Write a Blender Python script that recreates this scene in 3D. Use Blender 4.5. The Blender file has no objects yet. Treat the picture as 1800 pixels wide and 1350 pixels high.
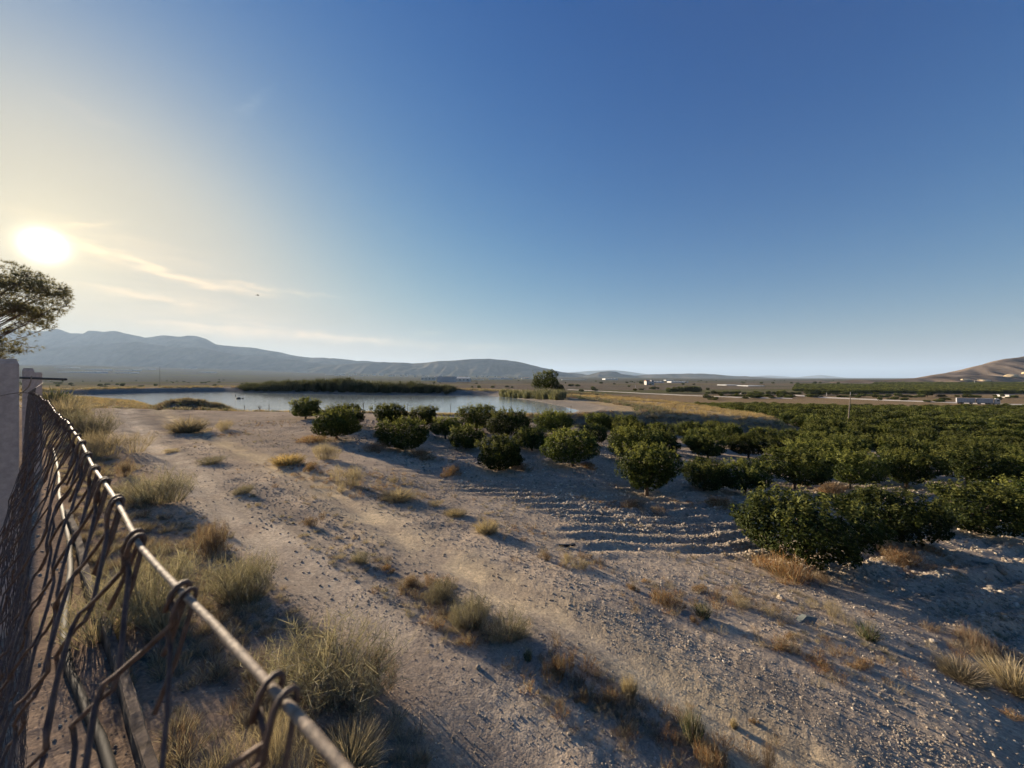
import bpy, math, random, bisect
import numpy as np
from mathutils import Vector, Matrix, Euler

# ------------------------------------------------------------------ camera, sky, sun, exposure
SC = bpy.context.scene
COL = SC.collection
F, CX, HY = 676.0, 900.0, 664.0            # focal length in photo pixels, optical axis, horizon row
CAMZ = 3.2
cam_d = bpy.data.cameras.new('camera'); cam = bpy.data.objects.new('camera', cam_d); COL.objects.link(cam)
cam.location = (0, 0, CAMZ); cam.rotation_euler = (math.radians(90), 0, 0)
cam_d.sensor_width = 36; cam_d.lens = F / 1800 * 36; cam_d.shift_y = -(675 - HY) / 1800
cam_d.clip_start = 0.01; cam_d.clip_end = 120000
cam_d.dof.use_dof = True; cam_d.dof.focus_distance = 12; cam_d.dof.aperture_fstop = 16
SC.camera = cam
SUN_AZ, SUN_EL = math.radians(-50.6), math.radians(12.3)      # measured from +Y, negative = to the left
SUN_DIR = Vector((math.sin(SUN_AZ)*math.cos(SUN_EL), math.cos(SUN_AZ)*math.cos(SUN_EL), math.sin(SUN_EL)))
SKY_STRENGTH, SUN_STRENGTH, EXPOSURE = 0.05, 5.0, 1.58

world = bpy.data.worlds.new('World'); SC.world = world; world.use_nodes = True
def build_world():
    nt = world.node_tree; nt.nodes.clear(); N = nt.nodes; L = nt.links
    def math_(op, a, b=None, c=None, clamp=False):
        n = N.new('ShaderNodeMath'); n.operation = op; n.use_clamp = clamp
        for i, v in enumerate((a, b, c)):
            if v is None: continue
            if isinstance(v, (int, float)): n.inputs[i].default_value = v
            else: L.new(v, n.inputs[i])
        return n.outputs[0]
    sky = N.new('ShaderNodeTexSky'); sky.sky_type = 'NISHITA'; sky.sun_disc = False
    sky.sun_elevation = SUN_EL; sky.sun_rotation = SUN_AZ
    sky.altitude = 0; sky.air_density = 1.3; sky.dust_density = 0.9; sky.ozone_density = 5.0
    hs = N.new('ShaderNodeHueSaturation'); hs.inputs['Saturation'].default_value = 1.16
    sp = N.new('ShaderNodeSeparateXYZ'); L.new(sky.outputs[0], sp.inputs[0]); cb = N.new('ShaderNodeCombineXYZ')
    for i, (g, mx) in enumerate(((.80, 4.5), (.72, 4.25), (1.0, 3.55))):      # soft shoulder: the camera holds the bright sky round the sun
        e = math_('EXPONENT', math_('MULTIPLY', math_('POWER', sp.outputs[i], 1.38), -g/mx)); L.new(math_('MULTIPLY', math_('SUBTRACT', 1.0, e), mx), cb.inputs[i])
    L.new(cb.outputs[0], hs.inputs['Color'])
    tc = N.new('ShaderNodeTexCoord'); sep = N.new('ShaderNodeSeparateXYZ'); L.new(tc.outputs['Generated'], sep.inputs[0])
    X, Y, Z = sep.outputs
    az = math_('MULTIPLY', math_('ARCTAN2', X, Y), 180/math.pi)
    el = math_('MULTIPLY', math_('ARCSINE', Z), 180/math.pi)
    # wispy cirrus: thin curved bands in (azimuth, elevation), broken by stretched noise
    comb = N.new('ShaderNodeCombineXYZ'); L.new(math_('MULTIPLY', az, 0.10), comb.inputs[0]); L.new(math_('MULTIPLY', el, 0.55), comb.inputs[1])
    nz = N.new('ShaderNodeTexNoise'); nz.inputs['Scale'].default_value = 1.6; nz.inputs['Detail'].default_value = 5; nz.inputs['Distortion'].default_value = 0.8
    L.new(comb.outputs[0], nz.inputs['Vector'])
    comb2 = N.new('ShaderNodeCombineXYZ'); L.new(math_('MULTIPLY', az, 0.35), comb2.inputs[0]); L.new(math_('MULTIPLY', el, 0.9), comb2.inputs[1])
    nz2 = N.new('ShaderNodeTexNoise'); nz2.inputs['Scale'].default_value = 1.0; nz2.inputs['Detail'].default_value = 6
    L.new(comb2.outputs[0], nz2.inputs['Vector'])
    wob = math_('MULTIPLY', math_('SUBTRACT', nz2.outputs[0], 0.5), 1.5)
    elw = math_('ADD', el, wob)
    def wisp(u0, v0, slope, curv, su, sv, amp):
        du = math_('SUBTRACT', az, u0)
        dv = math_('SUBTRACT', elw, math_('ADD', v0, math_('ADD', math_('MULTIPLY', du, slope), math_('MULTIPLY', math_('MULTIPLY', du, du), curv))))
        a = math_('MULTIPLY', math_('MULTIPLY', du, du), -1/(su*su)); b = math_('MULTIPLY', math_('MULTIPLY', dv, dv), -1/(sv*sv))
        return math_('MULTIPLY', math_('EXPONENT', math_('ADD', a, b)), amp)
    def dirof(px, py):
        a = math.atan2(px-CX, F); return math.degrees(a), math.degrees(math.atan2((HY-py)*math.cos(a), F))
    ws = []
    for (px, py, sl, cu, su, sv, amp) in [(330, 492, -.16, .010, 7, .45, .60), (500, 511, -.05, .0, 6, .30, .5), (230, 455, -.25, .0, 4, .35, .6), (150, 395, .30, .0, 1.6, .25, .35),
                                          (255, 520, -.10, .0, 4, .35, .40), (450, 583, -.03, 0, 10, .7, .40), (640, 597, -.05, 0, 9, .5, .40), (755, 587, .0, 0, 1.6, .35, .30),
                                          (445, 178, .8, 0, 2.0, .5, .16), (430, 200, 1.0, 0, 2.0, 1.0, .10), (160, 203, -.1, 0, 2.5, .5, .08), (200, 440, -.1, 0, 9, 2.2, .18), (330, 545, -.05, 0, 10, 2.0, .18), (850, 610, 0, 0, 9, .6, .22)]:
        u, v = dirof(px, py); ws.append(wisp(u, v, sl, cu, su, sv, amp))
    m = ws[0]
    for w in ws[1:]: m = math_('ADD', m, w)
    tex = math_('MULTIPLY', math_('SUBTRACT', nz.outputs[0], 0.25), 2.0, clamp=True)
    m = math_('MULTIPLY', math_('MULTIPLY', m, tex), 2.4, clamp=True)
    # sun aureole: glare of the low sun through thin high cloud
    dp = N.new('ShaderNodeVectorMath'); dp.operation = 'DOT_PRODUCT'; L.new(tc.outputs['Generated'], dp.inputs[0]); dp.inputs[1].default_value = SUN_DIR
    ang = math_('MULTIPLY', math_('ARCCOSINE', math_('MINIMUM', dp.outputs['Value'], 1.0)), 180/math.pi)
    g1 = math_('EXPONENT', math_('MULTIPLY', math_('MULTIPLY', ang, ang), -1/(1.05**2)))
    g2 = math_('EXPONENT', math_('MULTIPLY', ang, -1/4.2))
    mixc = N.new('ShaderNodeMix'); mixc.data_type = 'RGBA'; mixc.blend_type = 'MIX'
    L.new(math_('MULTIPLY', m, 0.8), mixc.inputs['Factor']); L.new(hs.outputs[0], mixc.inputs['A'])
    gain = N.new('ShaderNodeMix'); gain.data_type = 'RGBA'; gain.blend_type = 'MULTIPLY'; gain.inputs['Factor'].default_value = 1.0
    L.new(hs.outputs[0], gain.inputs['A']); gain.inputs['B'].default_value = (1.9, 1.55, 1.25, 1)
    L.new(gain.outputs['Result'], mixc.inputs['B'])
    def scaled(col, fac):
        v = N.new('ShaderNodeVectorMath'); v.operation = 'SCALE'; v.inputs[0].default_value = col; L.new(fac, v.inputs['Scale']); return v.outputs[0]
    def add(a, b):
        v = N.new('ShaderNodeVectorMath'); v.operation = 'ADD'; L.new(a, v.inputs[0]); L.new(b, v.inputs[1]); return v.outputs[0]
    tot = add(mixc.outputs['Result'], scaled((30.0, 27.0, 20.0), g1))
    tot = add(tot, scaled((3.2, 2.4, .9), g2))
    bg = N.new('ShaderNodeBackground'); bg.inputs['Strength'].default_value = SKY_STRENGTH
    L.new(tot, bg.inputs['Color'])
    out = N.new('ShaderNodeOutputWorld'); L.new(bg.outputs[0], out.inputs['Surface'])
build_world()

sun_d = bpy.data.lights.new('sun', 'SUN'); sun_d.energy = SUN_STRENGTH; sun_d.angle = math.radians(0.53); sun_d.color = (1.0, 0.82, 0.60)
sun = bpy.data.objects.new('sun', sun_d); COL.objects.link(sun)
sun.rotation_euler = SUN_DIR.to_track_quat('Z', 'Y').to_euler()

vs = SC.view_settings; vs.view_transform = 'Standard'; vs.look = 'None'; vs.exposure = EXPOSURE; vs.gamma = 1; vs.use_curve_mapping = False
cy = SC.cycles; cy.max_bounces = 4; cy.diffuse_bounces = 2; cy.use_adaptive_sampling = True; cy.adaptive_threshold = 0.02; cy.adaptive_min_samples = 16; cy.glossy_bounces = 2; cy.transmission_bounces = 3; cy.volume_bounces = 1
cy.transparent_max_bounces = 6; cy.caustics_reflective = False; cy.caustics_refractive = False; cy.use_denoising = True
cy.sample_clamp_indirect = 4.0
try: cy.volume_step_rate = 4.0
except Exception: pass

RNG = np.random.default_rng(7); R = random.Random(11)

# ------------------------------------------------------------------ helpers
def tag(o, label=None, cat=None, group=None, kind=None):
    if label: o['label'] = label
    if cat: o['category'] = cat
    if group: o['group'] = group
    if kind: o['kind'] = kind
    return o
def empty(name, loc=(0, 0, 0), rz=0.0, label=None, cat=None, group=None):
    o = bpy.data.objects.new(name, None); COL.objects.link(o); o.location = loc; o.rotation_euler = (0, 0, rz); o.empty_display_size = 0.2
    return tag(o, label, cat, group)
def mesh_obj(name, me, parent=None, loc=None):
    o = bpy.data.objects.new(name, me); COL.objects.link(o)
    if parent: o.parent = parent
    if loc is not None: o.location = loc
    return o
class MB:
    def __init__(s): s.v = []; s.f = []; s.c = []
    def add(s, vs, fs, col=None):
        b = len(s.v); s.v += [tuple(p) for p in vs]; s.f += [tuple(i+b for i in f) for f in fs]
        if col is not None: s.c += [col]*len(vs)
        return s
    def box(s, c, size, rz=0.0, col=None, taper=1.0):
        hx, hy, hz = size[0]/2, size[1]/2, size[2]/2; out = []
        for k, (x, y, z) in enumerate([(-1,-1,-1),(1,-1,-1),(1,1,-1),(-1,1,-1),(-1,-1,1),(1,-1,1),(1,1,1),(-1,1,1)]):
            t = taper if z > 0 else 1.0
            px, py = x*hx*t, y*hy*t
            out.append((c[0]+px*math.cos(rz)-py*math.sin(rz), c[1]+px*math.sin(rz)+py*math.cos(rz), c[2]+z*hz))
        return s.add(out, [(0,3,2,1),(4,5,6,7),(0,1,5,4),(1,2,6,5),(2,3,7,6),(3,0,4,7)], col)
    def tube(s, pts, rad, sides=6, col=None, cap=True):
        pts = [Vector(p) for p in pts]; n = len(pts)
        if not hasattr(rad, '__len__'): rad = [rad]*n
        t0 = (pts[1]-pts[0]).normalized(); up = Vector((0,0,1)) if abs(t0.z) < .9 else Vector((1,0,0))
        a = t0.cross(up).normalized(); vs_ = []
        for i in range(n):
            t = (pts[min(i+1, n-1)]-pts[max(i-1, 0)]).normalized()
            a = (a - t*a.dot(t))
            a = a.normalized() if a.length > 1e-6 else t.orthogonal().normalized()
            b = t.cross(a)
            for k in range(sides):
                w = 2*math.pi*k/sides; vs_.append(pts[i]+(a*math.cos(w)+b*math.sin(w))*rad[i])
        fs = [(i*sides+k, i*sides+(k+1) % sides, (i+1)*sides+(k+1) % sides, (i+1)*sides+k) for i in range(n-1) for k in range(sides)]
        if cap: fs += [tuple(reversed(range(sides))), tuple(range((n-1)*sides, n*sides))]
        return s.add(vs_, fs, col)
    def mesh(s, name, mat, smooth=False):
        me = bpy.data.meshes.new(name); me.from_pydata(s.v, [], s.f); me.materials.append(mat)
        if s.c:
            at = me.color_attributes.new('Col', 'FLOAT_COLOR', 'POINT'); at.data.foreach_set('color', np.array([(*c, 1) for c in s.c], np.float32).ravel())
        if smooth: me.polygons.foreach_set('use_smooth', [True]*len(me.polygons))
        me.update(); return me
    def build(s, name, mat, parent=None, smooth=False): return mesh_obj(name, s.mesh(name, mat, smooth), parent)
def np_mesh(name, V, quads=None, tris=None, mat=None, col=None, smooth=False):
    me = bpy.data.meshes.new(name); V = np.asarray(V, np.float32)
    nq = 0 if quads is None else len(quads); nt_ = 0 if tris is None else len(tris)
    me.vertices.add(len(V)); me.vertices.foreach_set('co', V.ravel())
    li = []; ls = []
    if nq: li.append(np.asarray(quads, np.int32).ravel()); ls.append(np.arange(nq)*4)
    if nt_: li.append(np.asarray(tris, np.int32).ravel()); ls.append(nq*4+np.arange(nt_)*3)
    li = np.concatenate(li); ls = np.concatenate(ls)
    me.loops.add(len(li)); me.loops.foreach_set('vertex_index', li)
    me.polygons.add(nq+nt_); me.polygons.foreach_set('loop_start', ls.astype(np.int32))
    if smooth: me.polygons.foreach_set('use_smooth', np.ones(nq+nt_, bool))
    if mat: me.materials.append(mat)
    me.update(calc_edges=True); me.validate()
    if col is not None:
        at = me.color_attributes.new('Col', 'FLOAT_COLOR', 'POINT'); c4 = np.ones((len(V), 4), np.float32); c4[:, :3] = col
        at.data.foreach_set('color', c4.ravel())
    return me
# vector noise
def _h(ix, iy, seed):
    n = (ix.astype(np.int64)*374761393 + iy.astype(np.int64)*668265263 + seed*1442695041) & 0xffffffff
    n = ((n ^ (n >> 13))*1274126177) & 0xffffffff
    n = (n ^ (n >> 16)) & 0xffffffff
    return n.astype(np.float64)/4294967295.0
def vn(x, y, seed=0):
    x = np.asarray(x, float); y = np.asarray(y, float)
    ix = np.floor(x); iy = np.floor(y); fx = x-ix; fy = y-iy
    fx = fx*fx*(3-2*fx); fy = fy*fy*(3-2*fy)
    a = _h(ix, iy, seed); b = _h(ix+1, iy, seed); c = _h(ix, iy+1, seed); d = _h(ix+1, iy+1, seed)
    return (a*(1-fx)+b*fx)*(1-fy)+(c*(1-fx)+d*fx)*fy
def fbm(x, y, oct=4, seed=0):
    s = 0; a = .5; t = 0
    for i in range(oct):
        ca, sa = math.cos(i*.7), math.sin(i*.7)
        s = s+a*(vn((x*ca-y*sa)*2**i+17*i, (x*sa+y*ca)*2**i-9*i, seed+i)-.5)*2; t += a; a *= .5
    return s/t
def sst(a, b, x):
    t = np.clip((x-a)/(b-a), 0, 1); return t*t*(3-2*t)
def poly_sd(x, y, poly):                      # signed distance, negative inside
    x = np.asarray(x, float); y = np.asarray(y, float); d = np.full(x.shape, 1e18); ins = np.zeros(x.shape, bool); n = len(poly)
    for i in range(n):
        ax, ay = poly[i]; bx, by = poly[(i+1) % n]; ex, ey = bx-ax, by-ay
        t = np.clip(((x-ax)*ex+(y-ay)*ey)/(ex*ex+ey*ey), 0, 1)
        d = np.minimum(d, (x-ax-t*ex)**2+(y-ay-t*ey)**2)
        if ay != by:
            c = ((ay > y) != (by > y)) & (x < (bx-ax)*(y-ay)/(by-ay)+ax); ins ^= c
    d = np.sqrt(d); return np.where(ins, -d, d)
def line_d(x, y, pts):
    d = np.full(np.shape(x), 1e18)
    for (ax, ay), (bx, by) in zip(pts[:-1], pts[1:]):
        ex, ey = bx-ax, by-ay; t = np.clip(((x-ax)*ex+(y-ay)*ey)/(ex*ex+ey*ey), 0, 1)
        d = np.minimum(d, (x-ax-t*ex)**2+(y-ay-t*ey)**2)
    return np.sqrt(d)
def P(px, py, D):                             # photo pixel + metres below the lens -> ground plan (x, y)
    Y = F*D/(py-HY); return ((px-CX)/F*Y, Y)

# ------------------------------------------------------------------ terrain height
CTRL = [(900,1340,2.9),(700,1300,2.65),(500,1300,2.4),(1300,1340,3.2),(1750,1300,3.6),(700,1050,2.9),(1000,1050,3.1),(1400,1100,3.6),(1750,1050,4.3),
        (400,900,2.75),(560,850,2.9),(800,880,3.3),(1000,900,3.7),(1200,930,4.1),(1415,985,4.25),(1700,960,4.6),(250,760,2.8),(400,780,2.9),(220,705,2.8),
        (590,768,3.1),(537,735,2.9),(708,790,3.4),(875,825,3.93),(1010,815,4.0),(1135,868,4.26),(1290,865,4.5),(650,745,3.1),(820,785,3.6),(935,785,3.9),
        (500,722,2.9),(700,732,3.1),(850,738,3.6),(1000,752,4.4),(1100,775,5.0),(1250,785,5.5),(1400,775,6.1),(1500,855,5.3),(1750,850,5.5),(1700,760,8.0),(1500,755,7.4),
        (1600,725,9.6),(1750,712,10.4),(1300,712,10.2),(100,900,2.3),(60,800,2.5)]
_u, _v, _d = [], [], []
for px, py, D in CTRL:
    x, y = P(px, py, D); _u.append(math.atan2(x, y)); _v.append(math.log(math.hypot(x, y))); _d.append(D)
for az in (-75, -45, -15, 15, 45, 75):
    a = math.radians(az)
    for r, D in ((.5, 2.25+.004*(az+75)), (170, 10.7), (600, 11.3), (4000, 12), (30000, 12)): _u.append(a); _v.append(math.log(r)); _d.append(D)
for az in (-75, -60, -40): _u.append(math.radians(az)); _v.append(math.log(60)); _d.append(2.9)
for az in (60, 75):
    for r, D in ((3, 3.4), (10, 4.6), (30, 6.3), (80, 9)): _u.append(math.radians(az)); _v.append(math.log(r)); _d.append(D)
for az in (-60, -75):
    for r, D in ((3, 2.3), (12, 2.5)): _u.append(math.radians(az)); _v.append(math.log(r)); _d.append(D)
_C = np.array([_u, _v]).T*np.array([1.6, 1.0]); _d = np.array(_d)
def _phi(r2): return .5*r2*np.log(r2+1e-12)
_n = len(_C); _A = np.zeros((_n+3, _n+3)); _A[:_n, :_n] = _phi(((_C[:, None]-_C[None])**2).sum(-1))+np.eye(_n)*.02
_A[:_n, _n:] = np.c_[np.ones(_n), _C]; _A[_n:, :_n] = _A[:_n, _n:].T
_W = np.linalg.solve(_A, np.r_[_d, 0, 0, 0])
def d_base(x, y):
    az = np.clip(np.arctan2(x, y), -1.31, 1.31)*1.6; lr = np.log(np.maximum(np.hypot(x, y), .4))
    out = _W[_n]+_W[_n+1]*az+_W[_n+2]*lr
    for i in range(_n): out = out+_W[i]*_phi((az-_C[i, 0])**2+(lr-_C[i, 1])**2)
    back = sst(1.45, 2.2, np.abs(np.arctan2(x, y)))
    return out*(1-back)+2.6*back
POND_D = 4.0
POND = [(-97,79),(-100,92),(-96,103),(-84,110),(-62,103),(-43,97),(-22,92),(-5,87),(0.5,76),(4,66),(6.8,55),(8.2,47),(6,42),(-5,39),(-15,37),(-25,36),(-33,39.5),(-45,50),(-62,59.5),(-84,71)]
PLAT = [(-160,20),(-40,26),(-25,30.5),(-10,33.2),(2.8,36.4),(11.4,38.4),(17.5,38.2),(23,37.2),(29,38.6),(36,48),(37,68),(24,90),(10,112),(-20,118),(-60,124),(-110,130),(-160,110)]
MOUND = (-28.6, 35.5)
def plat_level(x): return np.interp(x, [-60, -10, 3, 12, 18, 24, 30, 37], [2.85, 3.05, 3.4, 3.6, 3.75, 4.05, 4.6, 5.4])
RUT_R = [P(*p) for p in [(262,716,2.8),(290,735,2.8),(420,790,2.85),(560,850,2.9),(700,935,2.95),(820,1000,3.0),(960,1075,3.05),(1150,1180,3.1),(1400,1340,3.2)]]
RUT_L = [P(*p) for p in [(216,716,2.8),(222,740,2.8),(290,800,2.8),(370,880,2.78),(470,970,2.8),(600,1070,2.8),(760,1200,2.85),(930,1360,2.9)]]
STRIP = [P(*p) for p in [(240,722,2.8),(300,765,2.8),(355,800,2.82),(440,862,2.83),(560,925,2.85),(640,985,2.87),(720,1025,2.9),(830,1095,2.92),(985,1185,3.0),(1100,1240,3.0),(1250,1345,3.05)]]
FAN = [(-2000, 640), (0, 641), (150, 642.5), (350, 648), (550, 655), (800, 660), (1050, 662.5), (1300, 666), (1800, 668)]
ORCH_U = Vector((math.cos(math.radians(21)), math.sin(math.radians(21)), 0))
def ground_D(x, y, fine=True):
    x = np.asarray(x, float); y = np.asarray(y, float); r = np.hypot(x, y)
    D = d_base(x, y)
    m = 1-sst(-3.4, .3, poly_sd(x, y, PLAT)); farm = sst(2.0, 7.0, poly_sd(x, y, PLAT))
    D = D*(1-m)+plat_level(x)*m
    sd = poly_sd(x, y, POND)
    D = np.where(sd < 3.2, POND_D+(D-POND_D)*np.clip(sd/3.2, -0.6, 1), D)
    D = D+np.where(sd < 0, np.clip(-sd*.3, 0, 1.6), 0)
    D = D-1.0*np.exp(-(((x-MOUND[0])/3.4)**2+((y-MOUND[1])/2.6)**2)**1.4)*(1+.25*fbm(x/1.5, y/1.5, 3, 5))
    # alluvial rise under the mountains
    az = np.clip(np.arctan2(x, np.maximum(y, 1)), -1.3, 1.3); px = CX+F*np.tan(az)
    yf = np.interp(px, [p[0] for p in FAN], [p[1] for p in FAN])
    front = sst(.05, .5, np.cos(np.arctan2(x, y)))
    D = D-sst(1100, 6500, r)*(np.maximum(12+(HY-yf)/F*np.minimum(y, 6500), 0))*front
    # quarry hill on the right
    if fine is not None:
        on = 1-sst(-1.5, 0, -np.abs(sd-2)+3)*0
        D = D-.05*fbm(x/6, y/6, 3, 21)*sst(3, 12, r)*(sd > 0)-.35*fbm(x/60, y/60, 3, 23)*sst(120, 300, r)
    # wheel ruts
    for rut, dep in ((RUT_R, .075), (RUT_L, .06)):
        d = line_d(x, y, rut)
        D = D+dep*np.exp(-(d/.26)**2)-.02*np.exp(-((d-.5)/.16)**2)
    if fine:
        alg = x*.795-y*.605; dR = line_d(x, y, RUT_R); D = D-.012*fbm(dR*5.5, alg*.22, 3, 205)*sst(1.3, .3, np.minimum(dR, line_d(x, y, RUT_L)))*sst(30, 12, r)
        fld = field_mask(x, y)
        v = -x*ORCH_U.y+y*ORCH_U.x+.42*fbm(x/2.6, y/2.6, 3, 31)
        ridge = np.sin(v*2*math.pi/.62)
        ridge = np.where(ridge > 0, ridge**.8, -np.abs(ridge)**1.2)
        D = D-.075*ridge*fld*sst(45, 20, r)*np.clip(.5+.9*fbm(x/1.1, y/1.1, 3, 33), 0, 1.2)
        near = sst(40, 10, r)*(1-.65*np.exp(-(np.minimum(line_d(x, y, RUT_R), line_d(x, y, RUT_L))/.4)**2))
        D = D-near*(.022*fbm(x/.9, y/.9, 4, 41)+.007*fbm(x/.16, y/.16, 3, 43)*(1+2.2*fld)+.0045*fbm(x/.045, y/.045, 2, 47)*sst(14, 5, r))
    return D
FIELD = [P(*p) for p in [(1030,1000,3.9),(930,900,3.6),(760,838,3.4),(640,800,3.2),(560,765,3.0),(520,735,2.9),(860,732,3.5)]]+[(9,37),(24,36),(45,60),(150,130),(260,130),(160,20),(40,4)]+[P(*p) for p in [(1800,1150,4.0),(1500,1020,4.0),(1250,985,4.05)]]
def field_mask(x, y): return 1-sst(-1.2, .6, poly_sd(x, y, FIELD)+.6*fbm(np.asarray(x)/1.5, np.asarray(y)/1.5, 2, 51))
def gz(x, y, fine=False): return CAMZ-float(ground_D(np.array([x]), np.array([y]), fine)[0])
def hit(px, py):                              # where the line of sight through a photo pixel meets the ground
    dx, dz = (px-CX)/F, (HY-py)/F
    Y = np.exp(np.linspace(math.log(.6), math.log(9000), 1300)); D = ground_D(dx*Y, Y, False)
    k = np.argmax(-dz*Y >= D)
    if k == 0: k = len(Y)-1
    a, b = Y[k-1], Y[k]
    fa, fb = (-dz*a-D[k-1]), (-dz*b-D[k]); t = -fa/(fb-fa+1e-9); y = a+(b-a)*t
    return (dx*y, y, gz(dx*y, y, False))
def pxof(x, y, z): return CX+F*x/y, HY+F*(CAMZ-z)/y

# ------------------------------------------------------------------ materials
def mat_new(name):
    m = bpy.data.materials.new(name); m.use_nodes = True; nt = m.node_tree
    return m, nt, nt.nodes, nt.links, nt.nodes['Principled BSDF']
def noise(N, scale, detail=3, rough=.5, dist=0.0):
    n = N.new('ShaderNodeTexNoise'); n.inputs['Scale'].default_value = scale; n.inputs['Detail'].default_value = detail; n.inputs['Roughness'].default_value = rough; n.inputs['Distortion'].default_value = dist
    return n
def ramp(N, L, src, stops):
    r = N.new('ShaderNodeValToRGB'); e = r.color_ramp.elements
    while len(e) < len(stops): e.new(.5)
    for k, (p, c) in enumerate(stops): e[k].position = p; e[k].color = (*c, 1) if len(c) == 3 else c
    L.new(src, r.inputs[0]); return r.outputs[0]
def mixc(N, L, fac, a, b, blend='MIX'):
    n = N.new('ShaderNodeMix'); n.data_type = 'RGBA'; n.blend_type = blend
    for s, v in (('Factor', fac), ('A', a), ('B', b)):
        if isinstance(v, (int, float)): n.inputs[s].default_value = v
        elif isinstance(v, tuple): n.inputs[s].default_value = (*v, 1)
        else: L.new(v, n.inputs[s])
    return n.outputs['Result']
def objcoord(N): return N.new('ShaderNodeTexCoord').outputs['Object']
def bump(N, L, h, strength, dist, prev=None):
    b = N.new('ShaderNodeBump'); b.inputs['Strength'].default_value = strength; b.inputs['Distance'].default_value = dist; L.new(h, b.inputs['Height'])
    if prev: L.new(prev, b.inputs['Normal'])
    return b.outputs[0]
def simple(name, col, rough=.8, nscale=None, amount=.25, bumpd=0.0, metal=0.0, spec=.3, col2=None):
    m, nt, N, L, B = mat_new(name); B.inputs['Roughness'].default_value = rough; B.inputs['Metallic'].default_value = metal; B.inputs['Specular IOR Level'].default_value = spec
    if nscale:
        n = noise(N, nscale, 5, .6); L.new(objcoord(N), n.inputs['Vector'])
        c2 = col2 or tuple(c*(1-amount) for c in col); c1 = tuple(min(1, c*(1+amount*.6)) for c in col)
        L.new(ramp(N, L, n.outputs[0], [(.3, c2), (.7, c1)]), B.inputs['Base Color'])
        if bumpd: L.new(bump(N, L, n.outputs[0], .8, bumpd), B.inputs['Normal'])
    else: B.inputs['Base Color'].default_value = (*col, 1)
    return m
def mat_ground():
    m, nt, N, L, B = mat_new('ground'); B.inputs['Roughness'].default_value = 1; B.inputs['Specular IOR Level'].default_value = 0
    co = objcoord(N); at = N.new('ShaderNodeAttribute'); at.attribute_name = 'Col'
    n1 = noise(N, .9, 6, .62); L.new(co, n1.inputs['Vector'])
    n2 = noise(N, 14, 5, .65); L.new(co, n2.inputs['Vector'])
    v = N.new('ShaderNodeTexVoronoi'); v.inputs['Scale'].default_value = 46; L.new(co, v.inputs['Vector'])
    c = mixc(N, L, .8, at.outputs['Color'], ramp(N, L, n1.outputs[0], [(.3, (.70, .70, .72)), (.5, (1, 1, 1)), (.72, (1.22, 1.16, 1.08))]), 'MULTIPLY')
    c = mixc(N, L, .8, c, ramp(N, L, n2.outputs[0], [(.3, (.66, .66, .68)), (.52, (1, 1, 1)), (.75, (1.35, 1.32, 1.28))]), 'MULTIPLY')
    hsv = N.new('ShaderNodeSeparateColor'); L.new(v.outputs['Color'], hsv.inputs[0])
    c = mixc(N, L, .55, c, ramp(N, L, hsv.outputs[0], [(.0, (.72, .72, .74)), (.6, (1, 1, 1)), (1, (1.35, 1.3, 1.25))]), 'MULTIPLY')
    L.new(c, B.inputs['Base Color'])
    n3 = noise(N, 60, 4, .7); L.new(co, n3.inputs['Vector']); b1 = bump(N, L, n3.outputs[0], .5, .007, bump(N, L, n2.outputs[0], .45, .012)); b2 = bump(N, L, v.outputs['Distance'], .35, -.006, b1)
    L.new(b2, B.inputs['Normal']); return m
def mat_veg(name, rough=.55, transl=.35, spec=.35, var=.25):
    m, nt, N, L, B = mat_new(name); at = N.new('ShaderNodeAttribute'); at.attribute_name = 'Col'
    oi = N.new('ShaderNodeObjectInfo')
    c = mixc(N, L, 1.0, at.outputs['Color'], ramp(N, L, oi.outputs['Random'], [(0, (1-var, 1-var, 1-var)), (1, (1+var, 1+var, 1+var*.6))]), 'MULTIPLY')
    L.new(c, B.inputs['Base Color']); B.inputs['Roughness'].default_value = rough; B.inputs['Specular IOR Level'].default_value = spec
    t = N.new('ShaderNodeBsdfTranslucent'); L.new(mixc(N, L, 1.0, c, (1.12, 1.08, .78), 'MULTIPLY'), t.inputs['Color'])
    mx = N.new('ShaderNodeMixShader'); mx.inputs[0].default_value = transl; L.new(B.outputs[0], mx.inputs[1]); L.new(t.outputs[0], mx.inputs[2])
    L.new(mx.outputs[0], N['Material Output'].inputs['Surface']); return m
def mat_stone():
    m, nt, N, L, B = mat_new('stone'); oi = N.new('ShaderNodeObjectInfo'); n = noise(N, 9, 5, .6); L.new(objcoord(N), n.inputs['Vector'])
    c = ramp(N, L, oi.outputs['Random'], [(0, (.26, .215, .165)), (.45, (.37, .31, .24)), (.8, (.46, .395, .305)), (1, (.57, .50, .40))])
    c = mixc(N, L, .7, c, ramp(N, L, n.outputs[0], [(.3, (.7, .7, .7)), (.7, (1.2, 1.2, 1.2))]), 'MULTIPLY')
    L.new(c, B.inputs['Base Color']); B.inputs['Roughness'].default_value = .92; B.inputs['Specular IOR Level'].default_value = .15
    L.new(bump(N, L, n.outputs[0], .6, .03), B.inputs['Normal']); return m
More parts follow.
